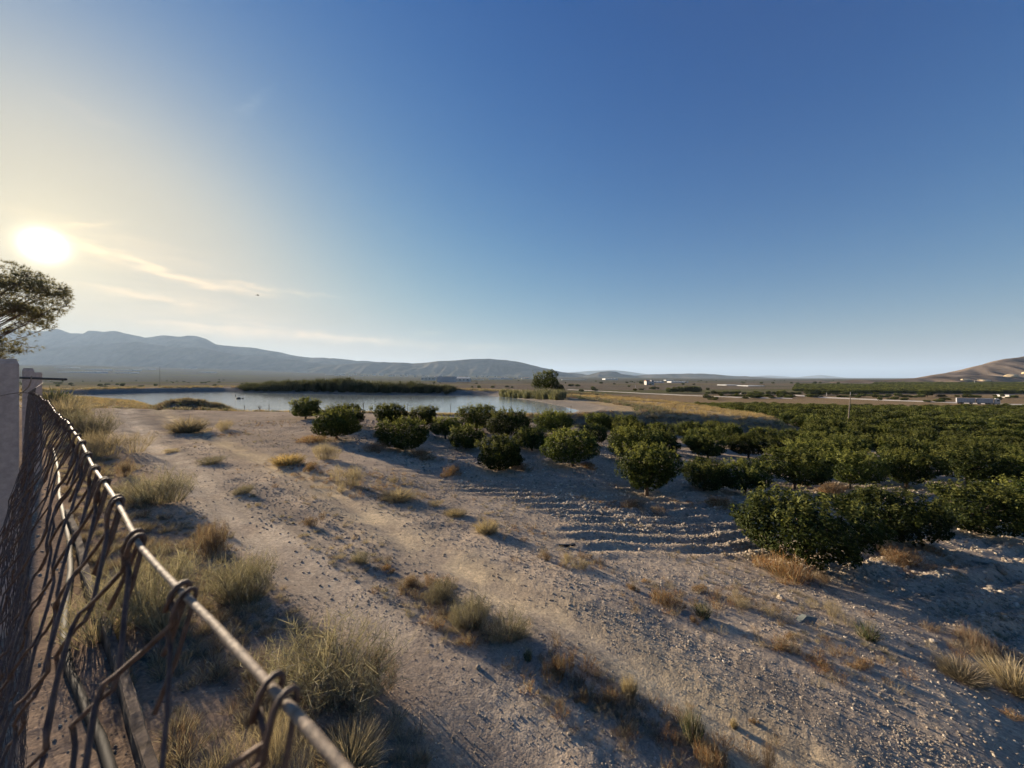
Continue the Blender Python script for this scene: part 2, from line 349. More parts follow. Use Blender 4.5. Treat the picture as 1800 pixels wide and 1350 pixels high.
def mat_water():
    m, nt, N, L, B = mat_new('water'); B.inputs['Base Color'].default_value = (.26, .31, .315, 1); B.inputs['Roughness'].default_value = .06; B.inputs['IOR'].default_value = 1.6
    co = objcoord(N); mp = N.new('ShaderNodeMapping'); mp.inputs['Rotation'].default_value = (0, 0, .35); mp.inputs['Scale'].default_value = (1, 2.2, 1); L.new(co, mp.inputs[0])
    n1 = noise(N, .9, 4, .6); L.new(mp.outputs[0], n1.inputs['Vector']); n2 = noise(N, 4.5, 3, .6); L.new(mp.outputs[0], n2.inputs['Vector'])
    b1 = bump(N, L, n1.outputs[0], .16, .10); b2 = bump(N, L, n2.outputs[0], .25, .03, b1); L.new(b2, B.inputs['Normal']); return m
def mat_hill(name, c1, c2, scale):
    m, nt, N, L, B = mat_new(name); B.inputs['Roughness'].default_value = 1; B.inputs['Specular IOR Level'].default_value = 0
    n = noise(N, scale, 7, .62); L.new(objcoord(N), n.inputs['Vector'])
    L.new(ramp(N, L, n.outputs[0], [(.35, c1), (.65, c2)]), B.inputs['Base Color']); return m
def mat_wire(name, c1, c2, metal, rough, freq=160):
    m, nt, N, L, B = mat_new(name); n = noise(N, freq, 5, .65); L.new(objcoord(N), n.inputs['Vector'])
    L.new(ramp(N, L, n.outputs[0], [(.35, c1), (.65, c2)]), B.inputs['Base Color'])
    B.inputs['Metallic'].default_value = metal; B.inputs['Roughness'].default_value = rough
    L.new(bump(N, L, n.outputs[0], .7, .0008), B.inputs['Normal']); return m
M = dict(ground=mat_ground(), leaf=mat_veg('orange_leaf', .6, .40, .08, .35), farleaf=mat_veg('far_foliage', .7, .2, .2), grass=mat_veg('dry_grass', .8, .35, .15, .2),
         reed=mat_veg('reed', .7, .3, .2), pine=mat_veg('pine_needle', .6, .45, .2), bark=simple('bark', (.11, .085, .065), .95, 18, .4, .01), pinebark=simple('pine_bark', (.16, .12, .10), .95, 9, .4, .02),
         stone=mat_stone(), water=mat_water(), concrete=simple('post_concrete', (.47, .365, .315), .92, 22, .22, .003), kerb=simple('kerb_concrete', (.115, .092, .075), .98, 9, .6, .012, spec=.05),
         wire=mat_wire('rusty_wire', (.045, .024, .017), (.13, .078, .055), .1, .65), tension=mat_wire('galvanised_wire', (.15, .108, .075), (.35, .27, .19), .0, .72, 260),
         hose=simple('black_pipe', (.022, .021, .02), .75, 30, .3, spec=.15), wood=simple('weathered_pole', (.15, .125, .10), .9, 12, .3), metal=simple('grey_metal', (.3, .3, .3), .5, None, metal=.6),
         darkmetal=simple('dark_iron', (.035, .03, .028), .6), white=simple('white_paint', (.50, .48, .45), .9, 3, .2, spec=.03), plastic=simple('greenhouse_film', (.50, .51, .51), .9, .2, .15, spec=.02), grey=simple('grey_cladding', (.33, .34, .36), .7, .3, .08),
         darkgrey=simple('dark_cladding', (.16, .17, .19), .7), glass=simple('window_glass', (.03, .04, .05), .1, spec=.6), tyre=simple('tyre', (.02, .02, .02), .85), roof=simple('roof_tile', (.33, .16, .10), .85, 1.5, .3),
         road=simple('pale_gravel_road', (.52, .47, .40), .95, .4, .2), black=simple('black_plastic', (.015, .015, .016), .5), bird=simple('bird_feather', (.04, .035, .03), .8),
         lit=simple('quarry_rock', (.58, .45, .27), .95, .06, .3))

# ------------------------------------------------------------------ ground sheet (polar grid round the camera, out to the horizon)
def build_ground():
    az = np.r_[np.linspace(-59, 59, 901), np.linspace(59, 301, 81)[1:-1]]*math.pi/180
    rr = np.r_[np.exp(np.linspace(math.log(.35), math.log(160), 580)), np.exp(np.linspace(math.log(160), math.log(42000), 151))[1:]]
    A, Rr = np.meshgrid(az, rr); x = Rr*np.sin(A); y = Rr*np.cos(A)
    D = ground_D(x, y, True); z = CAMZ-D
    na, nr = len(az), len(rr)
    V = np.stack([x, y, z], -1).reshape(-1, 3)
    i = np.arange(nr-1)[:, None]*na; j = np.arange(na)[None]; j2 = (j+1) % na
    Q = np.stack([i+j, i+j2, i+na+j2, i+na+j], -1).reshape(-1, 4)[:, ::-1]
    V = np.r_[V, [[0, 0, CAMZ-2.3]]]; c = len(V)-1
    T = np.stack([np.full(na, c), j2[0], j[0]], -1)[:, ::-1]
    # colours of the surface, plus shade painted on the embankment face
    x, y, r = V[:, 0], V[:, 1], np.hypot(V[:, 0], V[:, 1])
    def mixin(C, col, m): return C*(1-m[:, None])+np.array(col)*m[:, None]
    C = np.tile(np.array([.39, .318, .238]), (len(V), 1))
    C = mixin(C, (.345, .28, .212), field_mask(x, y)*.85)
    big = fbm(x/3.2, y/3.2, 4, 61)
    C = C*(1+.24*big)[:, None]; mid = fbm(x/.7, y/.7, 4, 62); C = C*(1+.16*mid)[:, None]
    C = mixin(C, (.52, .42, .275), .95*np.exp(-(line_d(x, y, RUT_R)/.55)**2)*sst(-.6, .15, fbm(x/1.2, y/1.2, 3, 63)+.25))
    C = mixin(C, (.50, .425, .325), .9*np.exp(-(line_d(x, y, RUT_L)/.75)**2))
    alg = x*.795-y*.605; dR = line_d(x, y, RUT_R); dL = line_d(x, y, RUT_L); lane = sst(2.2, .9, np.minimum(dR, dL))*(1-field_mask(x, y))
    C = C*(1+lane*(.22*fbm(dR*3.0, alg*.16, 3, 201)+.16*fbm(dL*5.0, alg*.3, 2, 203)))[:, None]
    C = mixin(C, (.25, .205, .16), .6*np.exp(-(line_d(x, y, STRIP)/.30)**2)*sst(-.4, .2, fbm(x/.5, y/.5, 3, 66)))
    rgt = sst(8, 1.5, line_d(x, y, RUT_R))*(1-field_mask(x, y)); C = mixin(C, (.29, .24, .19), .6*rgt*sst(-.2, .4, fbm(x/.7, y/.7, 4, 64)))
    # strip of litter and reddish dead weeds along the fence
    fd = x*.62+y*.785; al = -x*.785+y*.62
    strip = (1-sst(1.2, 2.9, fd+.5*fbm(x/1.1, y/1.1, 3, 65)))*sst(60, 25, r)*sst(.3, 1.0, al+1)
    C = mixin(C, (.20, .145, .105), .75*strip)
    sd = poly_sd(x, y, POND); pl = poly_sd(x, y, PLAT)
    C = mixin(C, (.20, .185, .165), np.exp(-((sd-1.0)/2.6)**2)*(sd > -5))
    C = mixin(C, (.42, .32, .18), .8*sst(-1, .2, -pl)*sst(8, 13, x)*sst(3, 5, sd))
    C = mixin(C, (.27, .21, .13), sst(0, 3, -pl)*sst(6, 9, sd)*sst(60, 75, y))
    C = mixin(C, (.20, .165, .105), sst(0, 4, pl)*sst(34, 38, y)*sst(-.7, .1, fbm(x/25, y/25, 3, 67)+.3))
    C = mixin(C, (.17, .138, .10), sst(-3.2, -1.8, pl)*sst(2.5, .5, pl)*sst(0, 6, x)*(y < 42))  # embankment face coloured darker to carry its shade
    # valley floor: long strips of stubble, fallow and scrub
    far = sst(105, 150, y)*sst(0, 4, pl)
    u = x*.97+y*.24; w = -x*.24+y*.97
    s1 = vn(u/420, w/95, 71); s2 = vn(u/900, w/160, 73); s3 = fbm(x/40, y/40, 4, 75)
    F_ = np.tile(np.array([.155, .13, .10]), (len(V), 1)); F_ = mixin(F_, (.105, .10, .085), sst(400, 1500, y))
    F_ = mixin(F_, (.12, .115, .06), sst(.55, .62, s1)); F_ = mixin(F_, (.30, .23, .13), sst(.62, .66, s2)*.8*sst(900, 300, y)); F_ = mixin(F_, (.10, .10, .06), sst(.1, .5, s3)*.6)
    C = C*(1-far[:, None])+F_*far[:, None]
    C = mixin(C, (.23, .17, .10), sst(100, 118, y)*(1-sst(240, 270, y))*sst(22, 32, x)*.9)
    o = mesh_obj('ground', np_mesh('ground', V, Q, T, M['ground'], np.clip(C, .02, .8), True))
    tag(o, kind='structure'); return o
build_ground()
def build_water():
    mb = MB(); z = CAMZ-POND_D; c = np.mean(POND, 0); n = len(POND)
    big = [(c[0]+(p[0]-c[0])*1.02+(1.2 if p[0] > c[0] else -1.2), c[1]+(p[1]-c[1])*1.02+(1.2 if p[1] > c[1] else -1.2), z) for p in POND]
    mb.add(big, [tuple(range(n))][::-1])
    o = mb.build('water', M['water']); o.data.flip_normals() if o.data.polygons[0].normal.z < 0 else None
    tag(o, kind='structure')
build_water()

# ------------------------------------------------------------------ mountains and hills
def ridge_range(name, prof, Y0, depth, base_y, mat, seed, rough=.5, gully=700.0, nt_=64, step=3):
    px = np.arange(prof[0][0], prof[-1][0]+step, step, dtype=float)
    py = np.interp(px, [p[0] for p in prof], [p[1] for p in prof])
    py = py+rough*2.2*fbm(px/26, px*0+seed, 4, seed)
    h = (HY-py)/F*Y0; t = np.linspace(-1, 1, nt_)
    PX, T = np.meshgrid(px, t); H = np.broadcast_to(h, PX.shape)
    y = Y0+T*depth+depth*.10*fbm(PX/60, T*2, 3, seed+2)*(1-np.abs(T)); x = (PX-CX)/F*Y0*(1+.0*T)
    prof_t = np.clip(1-np.abs(T), 0, 1)**np.where(T < 0, 1.05, .8)
    g = fbm(x/gully, y/gully*.45, 5, seed+4); g2 = np.abs(fbm(x/gully*1.7, y/gully*.5, 4, seed+8))
    low = -30.0
    z = CAMZ+low+(H-low)*prof_t*(1-(g2*.75-.04)*(1-prof_t)*1.6)+(H-low)*.10*g*(1-prof_t)*prof_t*3
    V = np.stack([x, y, z], -1).reshape(-1, 3); na = len(px)
    i = np.arange(nt_-1)[:, None]*na; j = np.arange(na-1)[None]
    Q = np.stack([i+j, i+j+1, i+na+j+1, i+na+j], -1).reshape(-1, 4)
    return tag(mesh_obj(name, np_mesh(name, V, Q, None, mat, None, True)), kind='structure')
mm = mat_hill('mountain_scrub', (.075, .075, .055), (.19, .165, .125), .004)
mh = mat_hill('hill_earth', (.12, .095, .07), (.25, .185, .13), .02)
mq = mat_hill('dry_hill', (.11, .088, .072), (.22, .175, .135), .03)
ridge_range('mountain_range', [(-260,600),(-120,585),(0,576),(60,579),(100,577),(128,584),(150,586),(158,580),(205,582),(250,592),(290,589),(345,590),(362,595),(378,604),(420,607),(470,615),(520,625),(580,630),(640,634),(720,640),(800,650)], 7600, 1700, 0, mm, 101, .9, 620)
ridge_range('foothill_ridge', [(-260,620),(-60,606),(60,612),(155,606),(244,599),(300,609),(347,610),(400,620),(470,627),(540,636),(620,646),(700,655)], 6300, 1100, 0, mm, 113, .9, 420)
ridge_range('table_mountain', [(520,652),(580,643),(640,638),(690,637),(740,637),(790,634),(830,631.5),(860,630.5),(890,632),(920,638),(950,646),(975,651),(1000,655),(1040,659),(1080,663)], 6000, 1100, 0, mm, 127, .7, 380)
ridge_range('rocky_knoll', [(1020,664),(1042,657),(1055,653.5),(1070,652.5),(1083,653),(1092,657),(1110,659),(1125,662)], 5200, 420, 0, mm, 139, .3, 200, step=2)
ridge_range('low_mountain_chain', [(1080,663),(1110,659.5),(1150,658),(1175,656.5),(1225,656),(1260,658.5),(1300,661.5),(1340,663.5),(1400,667)], 5600, 700, 0, mm, 149, .7, 260, step=3)
ridge_range('far_mountain', [(960,660),(1000,654.5),(1040,651.5),(1080,650.5),(1110,654),(1140,658),(1180,662)], 15000, 1600, 0, mm, 151, .25, 900)
ridge_range('blue_far_mountain', [(1290,666),(1330,661),(1352,660),(1380,662),(1405,664),(1425,661),(1442,659),(1462,662),(1490,666)], 17000, 1500, 0, mm, 163, .3, 900)
ridge_range('low_dark_hill', [(1270,676),(1300,671.5),(1330,670),(1360,671.5),(1400,669.5),(1440,669),(1470,671),(1510,676)], 1150, 140, 0, mh, 171, .25, 60, step=2)
ridge_range('brown_hill', [(1440,676),(1480,670),(1510,667),(1550,668),(1600,664.5),(1640,661.5),(1690,661),(1730,659),(1800,664),(1900,668)], 880, 170, 0, mh, 181, .35, 45, step=2)
ridge_range('bare_hill', [(1560,676),(1620,664),(1660,657.5),(1690,653),(1720,644),(1750,635.5),(1775,630),(1800,627),(1860,618),(1960,606),(2150,600),(2350,640)], 1050, 240, 0, mq, 191, .4, 70, step=3)

# ------------------------------------------------------------------ instancing for stuff
def scatter(name, pts, scl, rotz, protos, idx, tilt=None):
    me = bpy.data.meshes.new(name); me.vertices.add(len(pts)); me.vertices.foreach_set('co', np.asarray(pts, np.float32).ravel()); me.update()
    a = me.attributes.new('scl', 'FLOAT_VECTOR', 'POINT'); s = np.asarray(scl, np.float32); s = np.repeat(s[:, None], 3, 1) if s.ndim == 1 else s
    a.data.foreach_set('vector', s.ravel())
    a = me.attributes.new('rot', 'FLOAT_VECTOR', 'POINT'); rv = np.zeros((len(pts), 3), np.float32); rv[:, 2] = rotz
    if tilt is not None: rv[:, :2] = tilt
    a.data.foreach_set('vector', rv.ravel())
    a = me.attributes.new('idx', 'INT', 'POINT'); a.data.foreach_set('value', np.asarray(idx, np.int32))
    c = bpy.data.collections.new(name+'_kinds')
    for k, p in enumerate(protos):
        po = bpy.data.objects.new('%s_kind_%02d' % (name, k), p); c.objects.link(po)
    o = mesh_obj(name, me)
    g = bpy.data.node_groups.new(name, 'GeometryNodeTree'); g.interface.new_socket('Geometry', in_out='INPUT', socket_type='NodeSocketGeometry'); g.interface.new_socket('Geometry', in_out='OUTPUT', socket_type='NodeSocketGeometry')
    N, L = g.nodes, g.links; gi = N.new('NodeGroupInput'); go = N.new('NodeGroupOutput')
    ci = N.new('GeometryNodeCollectionInfo'); ci.inputs['Collection'].default_value = c; ci.inputs['Separate Children'].default_value = True; ci.inputs['Reset Children'].default_value = True
    ip = N.new('GeometryNodeInstanceOnPoints'); ip.inputs['Pick Instance'].default_value = True
    def attr(nm, ty):
        n = N.new('GeometryNodeInputNamedAttribute'); n.data_type = ty; n.inputs['Name'].default_value = nm; return n.outputs['Attribute']
    e2r = N.new('FunctionNodeEulerToRotation'); L.new(attr('rot', 'FLOAT_VECTOR'), e2r.inputs[0])
    L.new(gi.outputs[0], ip.inputs['Points']); L.new(ci.outputs[0], ip.inputs['Instance']); L.new(attr('idx', 'INT'), ip.inputs['Instance Index'])
    L.new(e2r.outputs[0], ip.inputs['Rotation']); L.new(attr('scl', 'FLOAT_VECTOR'), ip.inputs['Scale']); L.new(ip.outputs[0], go.inputs[0])
    md = o.modifiers.new('scatter', 'NODES'); md.node_group = g
    return o
# stones
def stone_mesh(seed, sub=1, mat='stone'):
    import bmesh
    bm = bmesh.new(); bmesh.ops.create_icosphere(bm, subdivisions=sub, radius=1.0); rg = np.random.default_rng(seed)
    ax = rg.uniform(.65, 1.15, 3)*np.array([1, 1, .72]); pl = [(Vector(rg.normal(size=3)).normalized(), rg.uniform(.62, .9)) for _ in range(7)]
    for v in bm.verts:
        p = v.co.copy()
        for n, d in pl:
            k = p.dot(n)
            if k > d: p -= n*(k-d)*.85
        p *= 1+rg.uniform(-.06, .06); v.co = (p.x*ax[0], p.y*ax[1], p.z*ax[2])
    me = bpy.data.meshes.new('stone'); bm.to_mesh(me); bm.free(); me.materials.append(M[mat]); return me
PEB = [stone_mesh(200+k, 1) for k in range(7)]
def zs(x, y, fine=True): return CAMZ-ground_D(x, y, fine)
def build_gravel():
    rg = np.random.default_rng(5); X, Y, S = [], [], []
    def ring(n, r0, r1, smin, smax, power=3.0):
        a = np.radians(rg.uniform(-56, 56, n)); r = np.sqrt(rg.uniform(r0**2, r1**2, n)); X.append(r*np.sin(a)); Y.append(r*np.cos(a)); S.append(smin+(smax-smin)*rg.uniform(0, 1, n)**power)
    ring(60000, 1.6, 5.5, .004, .017); ring(64000, 5, 13, .006, .030); ring(52000, 10, 30, .012, .06, 4)
    ring(500, 3, 14, .03, .06, 2)
    x, y, s = map(np.concatenate, (X, Y, S))
    fm = field_mask(x, y); keep = poly_sd(x, y, POND) > 1
    rut = np.exp(-(np.minimum(line_d(x, y, RUT_R), line_d(x, y, RUT_L)*.9)/.5)**2)
    dens = .35+.65*sst(-.35, .35, fbm(x/.8, y/.8, 3, 81)); dens = dens*(1-.92*rut)+.4*fm
    fd = x*.62+y*.785; dens *= sst(.6, 2.2, fd)*.8+.2
    keep &= rg.uniform(0, 1, len(x)) < dens; keep &= poly_sd(x, y, PLAT) > -30
    s = np.where(fm > .5, s*1.3, np.minimum(s*.8, .026)); x, y, s = x[keep], y[keep], s[keep]; n = len(x)
    p = np.stack([x, y, zs(x, y)+s*.12], -1)
    o = scatter('gravel', p, s, rg.uniform(0, 6.3, n), PEB, rg.integers(0, len(PEB), n), rg.uniform(-.5, .5, (n, 2)))
    tag(o, 'grey-beige gravel and clods strewn over track and field', None, None, 'stuff')
build_gravel()

# ------------------------------------------------------------------ vegetation prototypes
PAL = dict(sage=[(.175, .165, .12), (.225, .21, .155), (.28, .255, .195), (.145, .135, .10)], straw=[(.37, .30, .20), (.32, .255, .17), (.44, .365, .25), (.26, .21, .14)],
           rust=[(.22, .12, .062), (.28, .155, .08), (.17, .09, .05), (.32, .21, .115)], red=[(.165, .105, .078), (.21, .135, .095), (.26, .19, .13), (.13, .085, .065)],
           dead=[(.22, .185, .145), (.28, .24, .185), (.17, .145, .115), (.33, .29, .225)], green=[(.065, .085, .04), (.09, .11, .05), (.125, .13, .07), (.055, .07, .035)],
           gold=[(.39, .285, .14), (.46, .345, .18), (.33, .235, .115), (.29, .225, .125)], reed=[(.135, .145, .085), (.18, .185, .11), (.235, .22, .14), (.11, .115, .065)], darkreed=[(.06, .068, .04), (.085, .09, .052), (.11, .108, .065), (.045, .052, .03)])
def blades(n, rbase, h, spread, pals, width=.004, seed=0, droop=.25, dome=True, heads=0.0):
    """a clump of thin curved blades: returns verts, quads, tris, colours"""
    rg = np.random.default_rng(seed); a = rg.uniform(0, 6.283, n); rr = np.sqrt(rg.uniform(0, 1, n))
    bx, by = rbase*rr*np.cos(a), rbase*rr*np.sin(a)
    lean = spread*(rr**.9)+rg.normal(0, .12, n); da = a+rg.normal(0, .5, n)
    L_ = h*rg.uniform(.55, 1.05, n)*(1-.25*rr if dome else 1)
    dx, dy = np.cos(da), np.sin(da); s, c = np.sin(lean), np.cos(lean); dr = droop*rg.uniform(.2, 1.4, n)
    def pt(t):
        out = L_*t*s+L_*dr*t*t*.6; up = L_*t*c-L_*dr*t*t*t*.45
        return np.stack([bx+dx*out, by+dy*out, np.maximum(up, .002)], -1)
    wd = rg.uniform(0, 6.283, n); W = np.stack([np.cos(wd), np.sin(wd), 0*wd], -1)*(width*rg.uniform(.6, 1.3, n))[:, None]
    p0, p1, p2, p3 = pt(0.), pt(.38), pt(.72), pt(1.); V = np.stack([p0-W*.5, p0+W*.5, p1-W*.45, p1+W*.45, p2-W*.35, p2+W*.35, p3], 1)
    b = np.arange(n)[:, None]*7; Q = np.concatenate([b+np.array([[0, 1, 3, 2]]), b+np.array([[2, 3, 5, 4]])]); T = b+np.array([[4, 5, 6]])
    pc = np.array(sum([PAL[p] for p in pals], [])); ci = rg.integers(0, len(pc), n); C = np.repeat(pc[ci]*rg.uniform(.8, 1.2, (n, 1)), 7, 0)
    V = V.reshape(-1, 3)
    return V, Q, T, C
def join(parts):
    V, Q, T, C = [], [], [], []; o = 0
    for v, q, t, c in parts: V.append(v); Q.append(q+o); T.append(t+o); C.append(c); o += len(v)
    return np.concatenate(V), np.concatenate(Q), np.concatenate(T), np.concatenate(C)
def multi(fn, seed, k=4, spread=.30):
    rg = np.random.default_rng(seed); out = []
    for j in range(k):
        V, Q, T, C = fn(seed+j*7); sc = rg.uniform(.45, .95) if j else 1.0; V = V*np.array([sc, sc, sc*rg.uniform(.7, 1.1)])
        V[:, 0] += rg.normal(0, spread)*(j > 0); V[:, 1] += rg.normal(0, spread)*(j > 0); out.append((V, Q, T, C))
    return join(out)
def tuft_mesh(name, parts, mat='grass'):
    V, Q, T, C = join(parts); return np_mesh(name, V, Q, T, M[mat], C)
def twiggy(n, rad, h, pals, width, seed, ntw=5, tl=.35):
    """rounded shrubby tuft: stems with side twigs"""
    rg = np.random.default_rng(seed); base = blades(n, rad*.35, h, .75, pals, width, seed, .15)
    V, Q, T, C = base; tips = V.reshape(-1, 7, 3); parts = [base]
    k = n*ntw; src = rg.integers(0, n, k); t = rg.uniform(.35, 1, k); p = tips[src, 2]*(1-t)[:, None]+tips[src, 6]*t[:, None]
    d = rg.normal(size=(k, 3))*.6; d[:, 2] = np.abs(d[:, 2])+.35; d /= np.linalg.norm(d, axis=1)[:, None]; ln = h*tl*rg.uniform(.4, 1, k)
    W = rg.normal(size=(k, 3)); W /= np.linalg.norm(W, axis=1)[:, None]; W *= width*.8
    e = p+d*ln[:, None]; V2 = np.stack([p-W*.5, p+W*.5, e], 1).reshape(-1, 3); V2[:, 2] = np.maximum(V2[:, 2], .003)
    pc = np.array(sum([PAL[q] for q in pals], [])); C2 = np.repeat(pc[rg.integers(0, len(pc), k)]*rg.uniform(.8, 1.25, (k, 1)), 3, 0)
    parts.append((V2, np.zeros((0, 4), int), np.arange(k*3).reshape(-1, 3), C2)); return join(parts)
# unit tufts (about 1 m across, scaled when placed)
TU = dict(
    sage=[tuft_mesh('sage', [multi(lambda sd: twiggy(170, .5, .62, ['sage', 'sage', 'dead'], .007, sd, 5, .35), 300+k*50, 4, .26)]) for k in range(5)],
    dead=[tuft_mesh('dead', [multi(lambda sd: twiggy(85, .5, .5, ['dead', 'straw'], .006, sd, 6, .45), 1310+k*50, 5, .42)]) for k in range(4)],
    straw=[tuft_mesh('straw', [blades(900, .22, .62, .75, ['straw', 'straw', 'dead'], .008, 320+k, .35), blades(250, .3, .4, .9, ['sage'], .008, 325+k, .35)]) for k in range(2)],
    rust=[tuft_mesh('rust', [multi(lambda sd: twiggy(80, .5, .42, ['rust', 'rust', 'straw'], .010, sd, 7, .45), 2330+k*50, 5, .38)]) for k in range(5)],
    red=[tuft_mesh('red', [multi(lambda sd: twiggy(90, .55, .42, ['red', 'red', 'dead'], .008, sd, 6, .45), 3340+k*50, 5, .45)]) for k in range(4)],
    gold=[tuft_mesh('gold', [blades(700, .3, .6, .6, ['gold'], .012, 350+k, .3)]) for k in range(2)],
    green=[tuft_mesh('green', [blades(160, .18, .75, .45, ['green', 'sage'], .014, 360+k, .2), twiggy(60, .3, .5, ['green', 'straw'], .012, 365+k, 6, .3)]) for k in range(2)])
KINDS = dict(sage='grey_green_shrub', dead='dead_shrub', straw='straw_tuft', rust='rusty_weed', red='reddish_shrub', gold='golden_grass_tuft', green='green_weed')
CATS = dict(sage='shrub', dead='shrub', straw='grass tuft', rust='weed', red='shrub', gold='grass tuft', green='weed')

# ------------------------------------------------------------------ orange trees
def crown_mesh(seed, nleaf, leaf=.085, wild=1.55, shoots=60):
    """boxy, lumpy citrus crown about 2.35 m wide and 1.5 m high made of separate folded leaves"""
    rg = np.random.default_rng(seed); n0 = nleaf*9; W, H, z0 = 1.16, 1.28, .20+.05*(seed % 4); o = seed*3.7
    x = rg.uniform(-1.4, 1.4, n0); y = rg.uniform(-1.4, 1.4, n0); t = rg.uniform(0, 1.15, n0); th = np.arctan2(y, x); r = np.hypot(x, y)
    lump = 1+wild*(.30*fbm(np.cos(th)*1.15+t*.8+o, np.sin(th)*1.15+t*1.1-o, 2, 3)-.05+.24*fbm(np.cos(th)*3.2+t*2.3+o, np.sin(th)*3.2-t*2.9, 2, 5))
    top = 1-.06+wild*(.24*fbm(x*1.3+o, y*1.3, 2, 8)+.10*fbm(x*3.6, y*3.6+o, 2, 9))
    prof = np.clip(1-np.abs((t/top-.46)/.54)**2.6, 0, 1)**.5; Rm = W*lump*prof; s_ = r/np.maximum(Rm, 1e-3)
    gap = fbm(np.cos(th)*4.5+t*4+o, np.sin(th)*4.5-t*3.3, 2, 12)
    sh = np.maximum(s_, (t/top)**2*.98)
    keep = (s_ < 1) & (t < top) & (rg.uniform(size=n0) < np.where(sh > .78, 1.0, .22)*np.where((gap > .34) & (sh > .8), .25, 1.0)); idx = np.nonzero(keep)[0][:nleaf]; m = len(idx)
    p = np.stack([x, y, z0+t*H], -1)[idx]; d = np.stack([x/np.maximum(r, .05)*s_**2, y/np.maximum(r, .05)*s_**2, (t/top-.45)*1.5], -1)[idx]
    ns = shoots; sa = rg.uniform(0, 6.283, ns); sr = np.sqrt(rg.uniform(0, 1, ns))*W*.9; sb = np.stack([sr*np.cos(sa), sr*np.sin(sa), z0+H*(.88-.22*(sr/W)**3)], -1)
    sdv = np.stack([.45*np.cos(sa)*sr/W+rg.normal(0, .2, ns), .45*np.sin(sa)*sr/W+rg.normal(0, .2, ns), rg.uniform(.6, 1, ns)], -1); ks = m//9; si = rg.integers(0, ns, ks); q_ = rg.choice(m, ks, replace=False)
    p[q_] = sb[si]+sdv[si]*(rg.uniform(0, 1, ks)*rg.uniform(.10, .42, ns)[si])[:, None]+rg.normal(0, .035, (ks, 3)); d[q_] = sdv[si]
    nrm = d*.9+rg.normal(size=(m, 3))*.55; nrm[:, 2] += .30; nrm /= np.linalg.norm(nrm, axis=1)[:, None]
    tg = np.cross(nrm, rg.normal(size=(m, 3))); tg /= np.linalg.norm(tg, axis=1)[:, None]; bt = np.cross(nrm, tg); sz = leaf*rg.uniform(.7, 1.25, m)[:, None]
    q = [p-tg*sz*.55, p+bt*sz*.26+nrm*sz*.09, p+tg*sz*.55-nrm*sz*.10, p-bt*sz*.26+nrm*sz*.09]
    V = np.stack(q, 1).reshape(-1, 3); b = np.arange(m)[:, None]*4; T = np.concatenate([b+np.array([[0, 1, 2]]), b+np.array([[0, 2, 3]])])
    base = np.array([[.034, .048, .014], [.048, .062, .017], [.024, .034, .011], [.10, .112, .034]]); C = base[rg.choice(4, m, p=[.36, .32, .20, .12])]*rg.uniform(.8, 1.2, (m, 1)); C[q_] = np.array([.17, .18, .055])*rg.uniform(.6, 1.2, (ks, 1))  # sunlit tone painted onto top shoots (naturally paler young growth) and random leaves
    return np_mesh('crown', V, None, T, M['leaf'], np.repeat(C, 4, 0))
def trunk_mesh(seed):
    rg = random.Random(seed); mb = MB(); mb.tube([(0, 0, -.15), (.01, .01, .12), (.03, -.01, .34), (.02, .02, .55)], [.085, .07, .062, .055], 8)
    for k in range(5):
        a = k*1.26+rg.uniform(-.3, .3); l = rg.uniform(.5, .75)
        mb.tube([(.02, .01, .38), (.3*l*math.cos(a), .3*l*math.sin(a), .62), (l*math.cos(a), l*math.sin(a), .9+.2*rg.random())], [.045, .032, .012], 6)
    return mb.mesh('trunk', M['bark'], True)
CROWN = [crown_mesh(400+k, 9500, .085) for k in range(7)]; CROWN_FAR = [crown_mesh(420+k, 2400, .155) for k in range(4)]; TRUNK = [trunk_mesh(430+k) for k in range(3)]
def orange_tree(x, y, w, h, label, group, seed, far=False):
    rg = random.Random(seed); z = gz(x, y)
    t = empty('orange_tree', (x, y, z), rg.uniform(0, 6.28), label, 'tree', group)
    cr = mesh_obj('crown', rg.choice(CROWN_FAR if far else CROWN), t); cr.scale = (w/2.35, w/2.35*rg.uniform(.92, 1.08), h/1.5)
    tr = mesh_obj('trunk', rg.choice(TRUNK), t); tr.scale = (w/2.4, w/2.4, h/1.5)
    return t
ORD = ['first', 'second', 'third', 'fourth', 'fifth', 'sixth', 'seventh', 'eighth', 'ninth', 'tenth', 'eleventh', 'twelfth', 'thirteenth', 'fourteenth', 'fifteenth', 'sixteenth', 'seventeenth', 'eighteenth', 'nineteenth', 'twentieth',
       '21st', '22nd', '23rd', '24th', '25th', '26th', '27th', '28th', '29th', '30th', '31st', '32nd', '33rd', '34th', '35th', '36th', '37th', '38th', '39th', '40th']+['%dth' % k for k in range(41, 90)]
